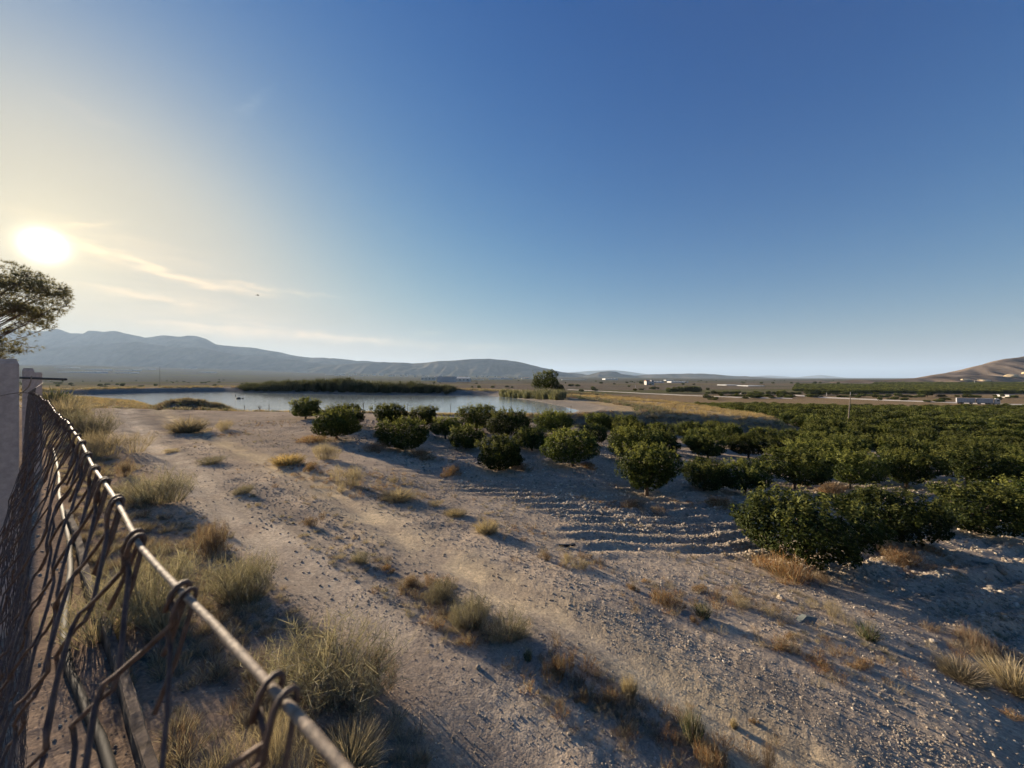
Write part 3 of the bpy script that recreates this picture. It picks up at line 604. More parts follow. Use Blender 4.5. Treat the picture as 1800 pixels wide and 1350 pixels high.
HAND = [(537,736,55,.29,'isolated flat-topped orange tree, leftmost, standing against the pond'),(604,752,60,0,'orange tree right of the leftmost one, half hidden behind a wider tree'),
        (592,772,75,0,'umbrella-shaped orange tree with visible trunk in front of the second tree'),(682,754,62,0,'orange tree with a tall shoot at its left, near the pond bank'),
        (708,792,86,0,'wide boxy orange tree, biggest of those left of the A-frame'),(746,754,56,0,'orange tree near the bank behind the boxy tree'),(783,772,42,0,'small narrow orange tree between the boxy tree and the A-frame'),
        (820,790,60,0,'round orange tree left of the low spreading front tree'),(838,758,66,0,'orange tree below the A-frame on the pond bank'),(893,776,76,0,'tall dark orange tree behind the low spreading one'),
        (877,827,94,0,'low spreading orange tree, front-most of the left group, beside rust-coloured tuft'),(935,792,64,0,'dark square orange tree behind the front pair'),(972,768,70,0,'orange tree near the bank at the pond corner'),
        (1006,820,92,0,'large domed orange tree at the field gap, right of the spreading one'),(1042,782,48,0,'pale-topped orange tree directly behind the large domed one'),(1050,757,46,0,'small orange tree at the foot of the golden bank'),
        (1136,871,120,0,'broad leafy orange tree first in its row right of the gap'),(1118,815,86,0,'orange tree directly behind the broad leafy one'),(1105,785,64,0,'orange tree third back along the right edge of the gap'),(1095,765,54,0,'orange tree fourth back along the right edge of the gap'),
        (1238,862,72,0,'narrow dense orange tree right of the broad leafy one'),(1310,870,90,0,'black-shadowed round orange tree in second row'),(1396,860,98,0,'large dark orange tree left of the bare-trunk tree'),
        (1416,990,186,0,'nearest orange tree with short trunk casting a long shadow'),(1586,955,142,0,'orange tree right of the nearest one in the front row'),(1720,938,132,0,'orange tree third in the front row towards the right edge'),(1830,925,122,0,'orange tree cut by the right edge of the picture'),
        (1493,858,92,0,'orange tree with bare trunk standing over a rusty weed patch'),(1592,858,100,0,'orange tree next right of the bare-trunk tree'),(1700,852,105,0,'orange tree second right of the bare-trunk tree')]
placed = []
for k, (px, py, wpx, _, lab) in enumerate(HAND):
    x, y, z = hit(px, py); w = wpx/F*y*1.02; w = min(max(w, 1.7), 2.75); h = min(max(w*.64, 1.2), 1.7)*R.uniform(.95, 1.06)
    if py > 900: h *= 1.0
    orange_tree(x, y, w, h, lab, 'orange trees near the track', 500+k); placed.append((x, y))
o22 = hit(1416, 990); cand = []
for row in range(0, 34):
    for c in range(-22, 60):
        p = Vector((o22[0], o22[1], 0))+ORCH_U*(c*3.55)+Vector((-ORCH_U.y, ORCH_U.x, 0))*(row*4.15)
        p.x += R.uniform(-.35, .35); p.y += R.uniform(-.35, .35)
        if p.y < 6 or p.y > 127: continue
        cand.append((row, c, p.x, p.y))
ca = np.array([(c[2], c[3]) for c in cand]); pls = poly_sd(ca[:, 0], ca[:, 1], PLAT); zz = zs(ca[:, 0], ca[:, 1], False)
good = []
for (row, c, x, y), ps, z in zip(cand, pls, zz):
    px, py = pxof(x, y, z)
    if px > 1860 or ps < 1.2 or px < 1075: continue
    if row == 0 and c < 3: continue
    if row == 1 and c < 0: continue
    if min(math.hypot(x-a, y-b) for a, b in placed) < 3.1: continue
    if y > 38 and px < 1330 and y < 68: continue          # hidden behind the bank
    good.append((y, row, c, x, z))
good.sort(); rows = {}
for g in good: rows.setdefault(g[1], []).append(g)
for r_ in rows.values(): r_.sort(key=lambda g: g[2])
order = {(g[1], g[2]): k for r_ in rows.values() for k, g in enumerate(r_)}
NIND = 268
for k, (y, row, c, x, z) in enumerate(good[:NIND]):
    lab = 'orange tree, %s from the left in the %s orchard row behind the track' % (ORD[order[(row, c)]], ORD[row])
    orange_tree(x, y, R.uniform(1.95, 2.6), R.uniform(1.3, 1.85), lab, 'orange trees of the right-hand orchard', 700+k, y > 42)
def mass(name, arr, label, wr, hr, protos):
    arr = np.array(arr); n = len(arr); rg = np.random.default_rng(n)
    w = rg.uniform(*wr, n); h = rg.uniform(*hr, n)
    o = scatter(name, arr, np.stack([w/2.35, w/2.35, h/1.5], -1), rg.uniform(0, 6.28, n), protos, rg.integers(0, len(protos), n)); tag(o, label, None, None, 'stuff'); return o
if len(good) > NIND: mass('orchard', [(g[3], g[0], g[4]) for g in good[NIND:]], 'far rows of the orange orchard reading as one green mass', (2.2, 2.7), (1.45, 1.8), CROWN_FAR)

# ------------------------------------------------------------------ far orchards, hedges and trees
def lattice(region_px, y0, y1, du, dv, jit, seed):
    rg = np.random.default_rng(seed); v = np.arange(y0, y1, dv); out = []
    for yy in v:
        x0, x1 = (region_px[0]-CX)/F*yy, (region_px[1]-CX)/F*yy; xs = np.arange(x0, x1, du)
        out.append(np.stack([xs+rg.normal(0, jit, len(xs)), yy+rg.normal(0, jit, len(xs))], -1))
    a = np.concatenate(out); return np.c_[a, zs(a[:, 0], a[:, 1], False)]
a1 = lattice((1400, 1900), 262, 560, 4.6, 6.5, .5, 1); p1 = CX+F*a1[:, 0]/a1[:, 1]; a1 = a1[(fbm(a1[:, 0]/70, a1[:, 1]/60, 2, 91) > -.62) & (p1 > 1440+110*fbm(a1[:, 0]*0, a1[:, 1]/45, 2, 92))]
mass('far_orchard', a1, 'broad dark green orchard below the hills beyond the road', (3.6, 4.4), (2.4, 3.0), CROWN_FAR)
a2 = lattice((1540, 1900), 590, 700, 8, 10, .6, 2)
mass('hillside_grove', a2, 'rows of young trees on the slope under the bare hill', (4.5, 6), (3, 4), CROWN_FAR)
rgx = np.random.default_rng(3); n = 420
sx = rgx.uniform(1240, 1860, n); sy = rgx.uniform(160, 250, n); bx = (sx-CX)/F*sy; m_ = fbm(bx/30, sy/14, 3, 93) > .2
mass('roadside_scrub', np.c_[bx, sy, zs(bx, sy, False)][m_], 'grey-green scrub along the valley road', (1.8, 4.5), (.8, 1.9), CROWN_FAR)
n = 900; sx = rgx.uniform(-100, 1500, n); sy = np.exp(rgx.uniform(math.log(160), math.log(1500), n)); bx = (sx-CX)/F*sy; m_ = fbm(bx/120, sy/60, 3, 95) > .15
mass('valley_scrub', np.c_[bx, sy, zs(bx, sy, False)][m_], 'dark scattered scrub across the valley floor', (2.5, 7), (1.5, 3.6), CROWN_FAR)
TREE_CROWN = [crown_mesh(450+k, 4200, .115, 1.5) for k in range(3)]
def far_tree(px, py, wpx, hpx, label, group=None, name='round_tree', seed=0, cat='tree', dist=None):
    rg = random.Random(seed+int(px))
    if dist: x, y = (px-CX)/F*dist, dist; z = gz(x, y)
    else: x, y, z = hit(px, py)
    w, h = wpx/F*y, hpx/F*y
    t = empty(name, (x, y, z), rg.uniform(0, 6.28), label, cat, group)
    cr = mesh_obj('crown', rg.choice(TREE_CROWN), t); cr.scale = (w/2.35, w/2.35, h/1.55)
    tr = mesh_obj('trunk', rg.choice(TRUNK), t); tr.scale = (w/3, w/3, h/1.6)
    return t
far_tree(960, 693, 46, 36, 'tall dark tree standing behind the reeds at the pond corner', name='broad_tree', dist=92)
far_tree(983, 691, 20, 16, 'low dark tree leaning right of the tall one by the pond', name='broad_tree', dist=90)
for k, (px, w, h) in enumerate([(1176, 12, 9), (1186, 13, 10), (1197, 14, 11), (1209, 15, 12), (1219, 14, 13), (1227, 13, 12)]):
    far_tree(px, 691, w, h, 'dark round tree, %s from the left in the clump on the plain' % ORD[k], 'clump of trees on the plain', seed=k)
for k in range(16):
    px = 1244+k*10.6; far_tree(px, 693.5+k*.05, R.uniform(8, 11), R.uniform(5, 7.5), 'low dark hedge tree, %s from the left in the row before the yellow field' % ORD[k], 'hedge row on the plain', 'hedge_tree', seed=40+k)
far_tree(1428, 695, 24, 13, 'large bushy tree closing the right end of the hedge row')
for k, (px, py, w, h, lab) in enumerate([(166, 669, 24, 12, 'dark round bush on the far bank, tallest of the left shrubs'), (131, 670, 20, 8, 'low grey bush at the left end of the far bank'), (205, 670, 14, 8, 'small bush right of the dark round one'), (222, 670, 20, 9, 'green bush with pale top beyond the left water end'), (240, 670, 16, 8, 'green bush right of the pale-topped bush'),
                                          (310, 668.5, 12, 6, 'small bush near the thin mast'), (272, 669, 9, 5, 'tiny bush left of the thin mast'), (1022, 689, 9, 5, 'lone dark bush on the plain right of the pond tree'), (1128, 676, 9, 7, 'dark round tree left of the white farmhouse'), (1004, 680, 11, 5, 'dark bush pair, left one, behind the pond tree'), (1015, 680, 9, 4.5, 'dark bush pair, right one, behind the pond tree'), (1565, 690, 22, 8, 'grey-green bush beside the road left of the lorry'), (1630, 698, 24, 13, 'large dark bush in front of the far orchard'), (1745, 724, 26, 10, 'olive bush on the brown field below the lorry')]):
    far_tree(px, py, w, h, lab, None, 'bush', k, 'bush', 132 if px < 400 else None)

# reeds
def reed_proto(seed, pal, h=3.0, n=70): return tuft_mesh('reed', [blades(n, .55, h, .16, [pal], .07, seed, .10, False), blades(n, .6, h*.8, .3, [pal], .06, seed+50, .35, False)], 'reed')
RD = [reed_proto(600+k, 'darkreed') for k in range(3)]; RL = [reed_proto(610+k, 'reed', 1.9, 60) for k in range(3)]
def shore_pts(n, px0, px1, off0, off1, seed, yr=(55, 130)):
    rg = np.random.default_rng(seed); out = []
    while len(out) < n:
        i = rg.integers(0, len(POND)); a, b = np.array(POND[i]), np.array(POND[(i+1) % len(POND)]); t = rg.uniform(); p = a+(b-a)*t; nrm = np.array([(b-a)[1], -(b-a)[0]]); nrm = -nrm/np.linalg.norm(nrm)
        if rg.uniform() > np.linalg.norm(b-a)/30: continue
        q = p+nrm*rg.uniform(off0, off1)
        if poly_sd(q[:1], q[1:], POND)[0] < 0: q = p-nrm*rg.uniform(off0, off1)
        px = CX+F*q[0]/q[1]
        if px0 <= px <= px1 and yr[0] < q[1] < yr[1]: out.append(q)
    o = np.array(out); return np.c_[o, zs(o[:, 0], o[:, 1], False)]
p = shore_pts(430, 425, 800, .8, 5.5, 1, (85, 130)); px = CX+F*p[:, 0]/p[:, 1]
hs = np.interp(px, [425, 460, 500, 560, 620, 650, 720, 770, 800], [.3, .55, .92, 1.0, 1.0, .85, .75, .6, .35])*(rgx.uniform(.72, 1.05, len(p))+.28*fbm(px/14, px*0, 2, 9))
tag(scatter('reed_bed', p, np.stack([hs*0+1, hs*0+1, hs*1.02], -1), rgx.uniform(0, 6.28, len(p)), RD, rgx.integers(0, 3, len(p))), 'dark tall reed bed along the far shore of the pond', None, None, 'stuff')
p = np.array([hit(px_, 697+4.5*(px_-880)/100+rgx.uniform(-2.2, 1.5)) for px_ in rgx.uniform(880, 990, 120)]); s_ = rgx.uniform(.5, 1.05, len(p))
tag(scatter('cane_bed', p, np.stack([s_, s_, s_], -1), rgx.uniform(0, 6.28, len(p)), RL, rgx.integers(0, 3, len(p))), 'pale green cane bed at the right end of the pond', None, None, 'stuff')

# dry grass and low weeds nobody could count
GR = [tuft_mesh('grass_kind', [blades(90, .12, .34, .7, pal, .006, 630+k, .35)]) for k, pal in enumerate([['straw', 'dead'], ['dead'], ['sage', 'dead'], ['red', 'dead'], ['gold']])]
GRF = [tuft_mesh('grass_far_kind', [blades(46, .3, .5, .6, pal, .022, 650+k, .3)]) for k, pal in enumerate([['gold'], ['straw', 'gold'], ['dead', 'sage'], ['sage', 'green'], ['red', 'dead']])]
def grass(name, x, y, smin, smax, protos, kinds, label, seed):
    rg = np.random.default_rng(seed); n = len(x); s = rg.uniform(smin, smax, n)
    tag(scatter(name, np.c_[x, y, zs(x, y, True)], s, rg.uniform(0, 6.28, n), protos, rg.choice(kinds, n), rg.normal(0, .08, (n, 2))), label, None, None, 'stuff')
D_F = np.array([-.785, .62]); R_F = np.array([.62, .785])
rg = np.random.default_rng(77); n = 3700; al = 40*rg.uniform(0, 1, n)**1.9+.2; la = rg.uniform(.45, 3.0, n)
x = al*D_F[0]+la*R_F[0]; y = al*D_F[1]+la*R_F[1]; k = (la+.8*fbm(x/1.2, y/1.2, 3, 97) < np.interp(al, [0, 2.5, 5], [1.35, 1.7, 1.8])) & (fbm(x/.5, y/.5, 2, 99) > -.35)
grass('verge_grass', x[k], y[k], .2, .56, GR, [0, 1, 1, 1, 2, 3, 3, 3], 'dry grey and reddish grass on the verge along the fence', 1)
px_ = rg.uniform(250, 1800, 7000); py_ = 664+np.exp(rg.uniform(math.log(45), math.log(680), 7000)); q = []
yy_ = np.array([3.2*F/(b-HY) for b in py_]); xx_ = (px_-CX)/F*yy_
k = (fbm(xx_/1.4, yy_/1.4, 3, 103) > .16) & (np.minimum(line_d(xx_, yy_, RUT_R), line_d(xx_, yy_, RUT_L)) > .45) & (yy_ < 38)
grass('sparse_grass', xx_[k], yy_[k], .07, .36, GR, [0, 1, 1, 2, 3], 'sparse dry sprigs scattered over the gravel', 2)
x = MOUND[0]+rg.normal(0, 3.0, 700); y = MOUND[1]+rg.normal(0, 2.0, 700); grass('mound_grass', x, y, .5, 1.15, GRF, [2, 2, 3, 4, 4], 'grey-green weeds covering the low mound by the pond', 3)
n = 1500; x = rg.uniform(-62, 8, n); ed = np.interp(x, [-64, -48, -34, -25, -8, 8], [57.5, 49, 38, 34.4, 36.6, 40]); y = ed-rg.uniform(0, 1.9, n)**1.4
grass('bank_grass', x, y, .25, .8, GRF, [1, 1, 2, 0], 'pale dry grass fringing the near pond bank', 4)
n = 3800; x = rg.uniform(7, 37, n); y = rg.uniform(37.4, 92, n); ps = poly_sd(x, y, PLAT); sd = poly_sd(x, y, POND); k = (ps < -.1) & (sd > 9) & (fbm(x/7, y/3, 3, 105) > -.15)
grass('golden_grass', x[k], y[k], .5, 1.15, GRF, [0, 0, 1, 1], 'golden dry grass on top of the pond embankment', 5)
k = (ps < 0) & (sd > 6) & (np.abs(sd-8.5) < 1.7) ; grass('embankment_scrub', x[k], y[k], .7, 1.4, GRF, [2, 3, 4], 'olive scrub along the inner side of the embankment', 6)
x = rg.uniform(0, 38, 2600); y = rg.uniform(33, 50, 2600); ps = poly_sd(x, y, PLAT); k = (ps < 1.4) & (ps > -3.0) & (y < 44); grass('embankment_face_grass', x[k], y[k], .35, .8, GRF, [2, 4, 4, 1], 'shaded dry weeds on the face of the embankment', 7)
p = shore_pts(1500, -60, 1000, 3.0, 10, 8, (60, 140)); grass('far_bank_grass', p[:, 0], p[:, 1], .8, 1.9, GRF, [1, 2, 2, 3, 4], 'dry scrub on top of the far pond bank', 8)
n = 900; a_ = rg.uniform(0, 1, n); x = -66+a_*34+rg.normal(0, 2, n); y = 54-a_*20+rg.normal(0, 3, n); k = (np.minimum(line_d(x, y, RUT_R), line_d(x, y, RUT_L)) > .9) & (poly_sd(x, y, POND) > 1.5)
grass('track_end_grass', x[k], y[k], .4, .95, GRF, [1, 2, 2, 4], 'dry grass around the far end of the track', 9)

# low matted patches of brown weeds
rg = np.random.default_rng(55); X_, Y_ = [], []
for (px, py, rx, ry, cnt) in [(1000,985,.55,.3,40),(1300,1060,.8,.35,60),(1730,1150,.9,.4,80),(1380,1005,.6,.35,60),(1590,985,1.0,.4,90),(1260,888,1.4,.4,90),(1110,893,1.0,.35,60),(600,835,1.8,.7,130),(520,815,.9,.4,50),(650,860,1.3,.5,90),(760,806,1.2,.4,60),(905,826,.9,.3,40),(1465,868,1.1,.4,60),(720,878,.9,.3,40),(985,1185,.3,.25,30),(740,1035,.4,.22,40),(850,1110,.5,.25,40),(1200,1060,.9,.5,40),(1430,1150,.9,.4,60),(1240,1340,.5,.3,50),(560,775,1.2,.4,50),(400,765,1.6,.8,70),(470,745,2.5,1.0,70),(880,930,.8,.4,40),(1060,1235,.4,.2,30)]:
    x, y, z = hit(px, py); X_.append(x+rg.normal(0, rx*.6, cnt)); Y_.append(y+rg.normal(0, ry*.8, cnt))
X_, Y_ = np.concatenate(X_), np.concatenate(Y_)
grass('weed_litter', X_, Y_, .16, .55, [tuft_mesh('litter_kind', [twiggy(34, .3, .24, pal, .006, 690+k, 5, .5)]) for k, pal in enumerate([['rust', 'straw'], ['red', 'dead'], ['dead'], ['rust', 'red']])], [0, 1, 1, 2, 3], 'matted low brown weeds and litter in patches', 21)
# individual shrubs, tufts and weeds
PL = [(570,1200,225,100,'sage','large grey-green shrub right beside the fence wire at the front'),(655,1205,120,70,'red','dark reddish dead shrub at the foot of the large front shrub'),(615,1350,115,75,'straw','wild grass clump with pale seed stalks at the bottom edge'),
 (490,1340,170,110,'dead','dry tangled bush behind the near end of the wire'),(255,1085,190,120,'sage','pale sage bush seen just above the concrete kerb'),(420,1050,130,80,'sage','grey-green bush between the wire and the track'),(360,975,150,60,'red','wide rust-brown shrub on the verge beside the track'),
 (272,885,90,62,'sage','rounded sage tuft with pale flower stalks beside the fence'),(225,835,70,40,'red','low reddish tuft left of the rounded sage tuft'),(190,800,90,60,'dead','dry grey bush on the verge further along the wire'),(150,775,80,66,'sage','sage bush close to the wire before the posts'),
 (118,738,60,46,'straw','straw-coloured bush on the verge near the far posts'),(95,712,50,34,'green','dark green bush right behind the third post'),(130,715,40,22,'sage','low sage shrub at the pond end of the fence'),(330,760,60,34,'straw','golden tuft at the foot of the mound'),(395,755,60,22,'dead','dry low bush right of the mound foot'),
 (632,988,32,24,'sage','small sage tuft alone on the track strip'),(680,1000,36,13,'rust','flat brown weed beside the small sage tuft'),(722,1030,60,32,'red','dark brown shrub, first of the strip clump'),(775,1052,62,38,'sage','sage shrub second in the strip clump'),(830,1104,66,66,'sage','tallest sage shrub in the strip clump'),(893,1122,78,50,'sage','wide sage shrub ending the strip clump'),
 (928,1160,16,26,'green','single green sprig below the strip clump'),(985,1190,62,48,'rust','brown and yellow weed in the middle of the track'),(1026,1230,34,24,'rust','left rust weed of the pair near the bottom'),(1062,1234,44,30,'rust','right rust weed of the pair near the bottom'),(1106,1222,30,42,'straw','upright yellow stalk tuft right of the rust pair'),
 (1218,1305,38,66,'green','upright green weed near the bottom edge'),(1245,1352,100,56,'rust','orange-brown weed cut by the bottom edge'),(1352,1352,80,62,'red','brown dead shrub cut by the bottom edge'),(430,868,32,17,'sage','small sage tuft on the left rut, upper one'),(372,815,46,14,'sage','low dusty tuft in the far middle of the track'),(550,925,62,22,'red','dark flat weed between the ruts'),(300,795,30,10,'dead','little dry tuft far along the left rut'),(455,890,30,10,'dead','thin dry tuft below the small sage tuft'),
 (505,815,54,22,'gold','golden-orange tuft right of the track'),(545,826,34,18,'rust','rusty weed beside the golden-orange tuft'),(570,806,48,38,'dead','round pale dead shrub in front of the umbrella tree'),(622,855,90,48,'dead','broad pale dead shrub below the round one'),(700,878,62,22,'straw','low straw tuft right of the broad dead shrub'),(790,838,40,24,'rust','bright orange tuft left of the spreading tree'),(765,888,28,12,'dead','small grey tuft below the orange one'),(690,848,40,14,'dead','small dry tuft above the straw one'),
 (856,936,44,28,'straw','pale tuft on the gravel above the sandy rut'),(800,905,40,14,'straw','thin straw tuft left of the pale gravel tuft'),(960,985,50,20,'red','brown low weed, left of three on the gravel'),(1000,988,46,24,'dead','grey weed, middle of three on the gravel'),(1025,1000,34,22,'dead','grey-green weed, right of three on the gravel'),
 (1110,1037,26,12,'rust','small rust weed left of the domed one'),(1133,1023,20,9,'rust','tiny rust weed above the domed one'),(1176,1064,56,30,'rust','domed orange-brown weed alone on the gravel'),(1228,1037,32,12,'rust','flat rust weed right of the domed one'),(1236,1084,28,30,'green','green sprig below the domed rust weed'),(1218,1094,18,14,'rust','small rust weed left of the green sprig'),
 (1300,1064,90,26,'dead','straggling dead shrub between domed weed and nearest tree'),(1370,1010,90,50,'rust','tall rusty weeds left of the nearest tree trunk'),(1440,1018,60,30,'red','brown weeds right of the nearest tree trunk'),(1580,990,110,34,'rust','rusty weeds between the front row trees'),(1390,1122,22,10,'rust','tiny rust weed below the straggling shrub'),(1370,1142,32,13,'rust','flat rust weed, left of the lower right trio'),(1440,1166,44,18,'rust','rust weed, middle of the lower right trio'),(1515,1172,48,22,'rust','rust weed, right of the lower right trio'),
 (1525,1122,36,30,'green','grey-green sprig right of the litter'),(1465,1085,70,36,'dead','dry bush on the edge of the tree shadow'),(1785,1215,90,66,'straw','tall pale straw clump at the right edge'),(1690,1192,70,40,'straw','thin straw tuft left of the tall right-edge clump'),(1730,1150,130,48,'red','brown dead brush above the right-edge straw clump'),(1290,1278,12,22,'straw','single yellow sprig near the bottom'),(1326,1272,16,12,'rust','tiny orange weed near the bottom'),(1780,1262,50,16,'rust','low brown weed at the lower right edge'),
 (555,775,60,15,'rust','orange weeds left of the umbrella tree trunk'),(650,796,44,22,'red','dark weeds in front of the boxy tree'),(740,804,80,14,'rust','orange weeds under the boxy tree'),(660,770,40,12,'red','weeds in the gap between the two left trees'),(905,824,56,12,'rust','pale weeds right of the spreading tree'),(1035,823,40,12,'rust','weeds under the large domed tree'),(1105,892,100,24,'red','dead weeds in front of the broad leafy tree'),(1265,888,120,22,'rust','orange weeds in front of the narrow dense tree'),(1465,866,90,20,'rust','orange weed patch under the bare-trunk tree'),(1640,975,60,14,'rust','weeds under the second front row tree')]
REF = {}
for ms in TU.values():
    for me in ms:
        co = np.zeros(len(me.vertices)*3, np.float32); me.vertices.foreach_get('co', co); co = co.reshape(-1, 3)
        REF[me.name] = (2*np.percentile(np.hypot(co[:, 0], co[:, 1]), 88), np.percentile(co[:, 2], 99))
for k, (px, py, w, h, kind, lab) in enumerate(PL):
    x, y, z = hit(px, py); z = gz(x, y, True); W_ = w/F*y*.98; H_ = h/F*y*(.80 if kind in ('rust', 'red', 'dead', 'gold') else .78 if kind == 'straw' else .92)
    ms = TU[kind]; me = ms[k % len(ms)]; ref = REF[me.name]
    o = mesh_obj(KINDS[kind], me, None, (x, y, z-.01)); o.rotation_euler = (0, 0, R.uniform(0, 6.28)); o.scale = (W_/ref[0], W_/ref[0], H_/ref[1])
    tag(o, lab, CATS[kind], 'weeds and shrubs on the dry ground')

# stones that stand out
BIG = [stone_mesh(250+k, 3) for k in range(4)]
for k, (px, py, w, lab) in enumerate([(1512,1037,22,'largest pale boulder in the nearest tree shadow'),(1480,1018,12,'pale stone left of the largest boulder'),(1372,1053,14,'flat yellowish stone below the rusty weeds'),(1450,1040,11,'grey stone at the edge of the tree shadow'),(1742,1035,15,'yellow rounded stone in the lit gap at right'),(1660,1010,10,'pale stone upper left in the lit gap'),(1760,1008,18,'grey boulder in shade at the right edge'),(1010,832,8,'white stone on the furrows behind the domed tree'),(905,876,7,'small white stone above the furrows'),
     (1005,872,8,'pale stone at the start of the furrows'),(1125,965,9,'yellowish stone beside the last furrow'),(1608,1005,12,'dusky stone among weeds right of nearest tree'),(1255,1050,10,'white stone near the domed rust weed'),(1640,1130,12,'pale slab stone near the right straw clump'),(840,1175,10,'small dark lump on the gravel below the strip clump'),(1000,1290,9,'white pebble near the bottom middle')]):
    x, y, z = hit(px, py); s = w/F*y*.55; o = mesh_obj('stone', BIG[k % 4], None, (x, y, gz(x, y, True)+s*.25)); o.scale = (s, s*.9, s); o.rotation_euler = (R.uniform(-.3, .3), R.uniform(-.3, .3), R.uniform(0, 6)); tag(o, lab, 'stone', 'stones lying on the ground')
x, y, z = hit(992, 960); o = MB().box((0, 0, .02), (.22, .05, .035)).box((.17, .02, .025), (.10, .06, .03), .3).build('plastic_scrap', M['black']); o.location = (x, y, gz(x, y, True)); tag(o, 'small black plastic scrap lying on the gravel', 'litter')
x, y, z = hit(1418, 1094); o = MB().add([(-.16, -.05, .0), (.05, -.08, .01), (.18, .02, .05), (.0, .09, .07), (-.12, .06, .03), (0, 0, .09)], [(0, 1, 5), (1, 2, 5), (2, 3, 5), (3, 4, 5), (4, 0, 5), (4, 3, 2, 1, 0)]).build('crumpled_sheet', simple('faded_green_plastic', (.12, .135, .125), .8)); o.location = (x, y, gz(x, y, True)); tag(o, 'crumpled grey-green plastic sheet on the gravel near the trio of weeds', 'litter')

# ------------------------------------------------------------------ chain-link fence
def build_fence():
    def W3(px, py, Y): return Vector(((px-CX)/F*Y, Y, CAMZ-(py-HY)/F*Y))
    d = Vector((-.785, .62, 0)); r = Vector((.62, .785, 0)); pd = Vector((math.sin(math.radians(-50.2)), math.cos(math.radians(-50.2)), 0)); pr = Vector((pd.y, -pd.x, 0))
    root = empty('chain_link_fence', (d.x*.5, d.y*.5, gz(d.x*.5, d.y*.5)), 0, 'rusty chain-link fence with concrete posts running along the left side', 'fence'); inv = Vector(root.location)
    pts = [d*(-.3)+r*.033+Vector((0, 0, CAMZ-.067)), W3(570, 1330, .068), W3(365, 1080, .109), W3(248, 955, .1556), W3(206, 882, .208), W3(170, 822, .288), W3(130, 760, .472), W3(103, 727, .74), W3(84, 707, 1.1), W3(66, 694, 1.9), W3(50, 690, 3.45)]
    for dist in (10.5, 15.6, 20.7): pts.append(pd*dist+pr*(-.15)+Vector((0, 0, CAMZ-.16)))
    # arc-length sampling of the top wire
    cum = [0.0]
    for a, b in zip(pts[:-1], pts[1:]): cum.append(cum[-1]+(b-a).length)
    def at(s):
        s = max(0, min(s, cum[-1]-1e-6)); i = min(bisect.bisect_right(cum, s+1e-9)-1, len(pts)-2)
        t = (s-cum[i])/(cum[i+1]-cum[i]); p = pts[i].lerp(pts[i+1], t)
        p = p+Vector((0, 0, .0016*math.sin(s*23)+.003*math.sin(s*7.1)*min(1, s)))
        return p, (pts[i+1]-pts[i]).normalized()
    tw = MB(); ss = [k*.012 for k in range(int(1.0/.012))]+[1.0+k*.06 for k in range(int((cum[-1]-1)/.06))]
    rad = .0010; tw.tube([at(s)[0]-inv for s in ss], [rad*(1+.05*math.sin(s*900)) for s in ss], 10); tw.build('tension_wire', M['tension'], root, True)
    w = .035; lev = .031; nlev = 62; rw = .00068; rgf = random.Random(3)
    for i in range(-2, 270):
        s0 = .30+i*w
        if s0 < .02 or s0 > cum[-1]-.1: continue
        near = s0 < .95; sides = 8 if near else (4 if s0 < 3 else 3); even = i % 2 == 0
        lean = .36 if s0 < 1 else .36-.28*min(1, (s0-1)/2.5); jit = rgf.uniform(-.004, .004); ph = rgf.uniform(0, 6.28); tng = rgf.uniform(.2, 1.2); path = []
        def pos(al, k, out):
            p, t = at(s0+al+tng*.007*math.sin(k*8.5+ph*1.7)*min(1, k*6)); rr = Vector((t.y, -t.x, 0)).normalized(); off = -lean*.42*(1-math.exp(-k/.42))+.012*math.sin(k*5+s0*2.2)*min(1, k*3)+tng*.010*math.sin(k*11+ph)*min(1, k*5)
            return p+rr*(off+out)+Vector((0, 0, -k))-inv
        side0 = 1 if even else -1; n_ = nlev if s0 < 5 else 58
        # hook over the tension wire, then the zigzag
        eps = .0035*side0
        ac = .5*w*side0-eps; rh = rad+rw+.0004
        hook = [(ac-eps*.5, .030+jit*3, rh*1.5), (ac-eps*.4, .018, rh*1.7), (ac-eps*.2, .008, rh*1.35)]+[(ac, -rh*math.sin(q)*1.1, rh*math.cos(q)) for q in (0, .6, 1.2, 1.8, 2.4, 3.1)]+[(ac, .005, -rh*.9)]
        path += [pos(*h) for h in hook]
        for j in range(n_):
            sd_ = side0 if j % 2 == 0 else -side0; k = .010+j*lev+jit
            o1 = .0016*(1 if j % 2 == 0 else -1)
            if near:
                path += [pos(sd_*w*.40, k-.0040, -o1*.8), pos(sd_*w*.535, k, 0), pos(sd_*w*.40, k+.0040, o1*.8), pos(0, k+lev*.5, o1)]
            else: path.append(pos(sd_*w*.53, k, o1))
        o = MB().tube(path, rw if s0 < .45 else rw*1.35, sides).build('mesh_wire', M['wire'], root, near)
    # posts
    for k, (dist, wd) in enumerate(((5.8, .135), (10.7, .13), (15.8, .13), (20.9, .13))):
        c = pd*dist+pr*(-.255 if k == 0 else -.245); zb = gz(c.x, c.y)-.2; zt = CAMZ+(.172, .165, .14, .18)[k]
        rz = math.atan2(pd.y, pd.x); mb = MB(); H = zt-zb
        mb.box((0, 0, zb+(H-.045)/2), (wd, wd, H-.045), 0); mb.box((0, 0, zt-.0225), (wd, wd, .045), 0, None, .78)
        o = mb.build('post', M['concrete'], root); o.location = Vector((c.x, c.y, 0))-inv+Vector((0, 0, 0)); o.rotation_euler = (0, 0, rz)
    a = pd*10.6+pr*(-.5)+Vector((0, 0, CAMZ+.01)); b = W3(116, 667, 6.2)
    mb = MB(); mb.tube([a-inv, b-inv], .018, 8); mb.build('iron_bar', M['darkmetal'], root)
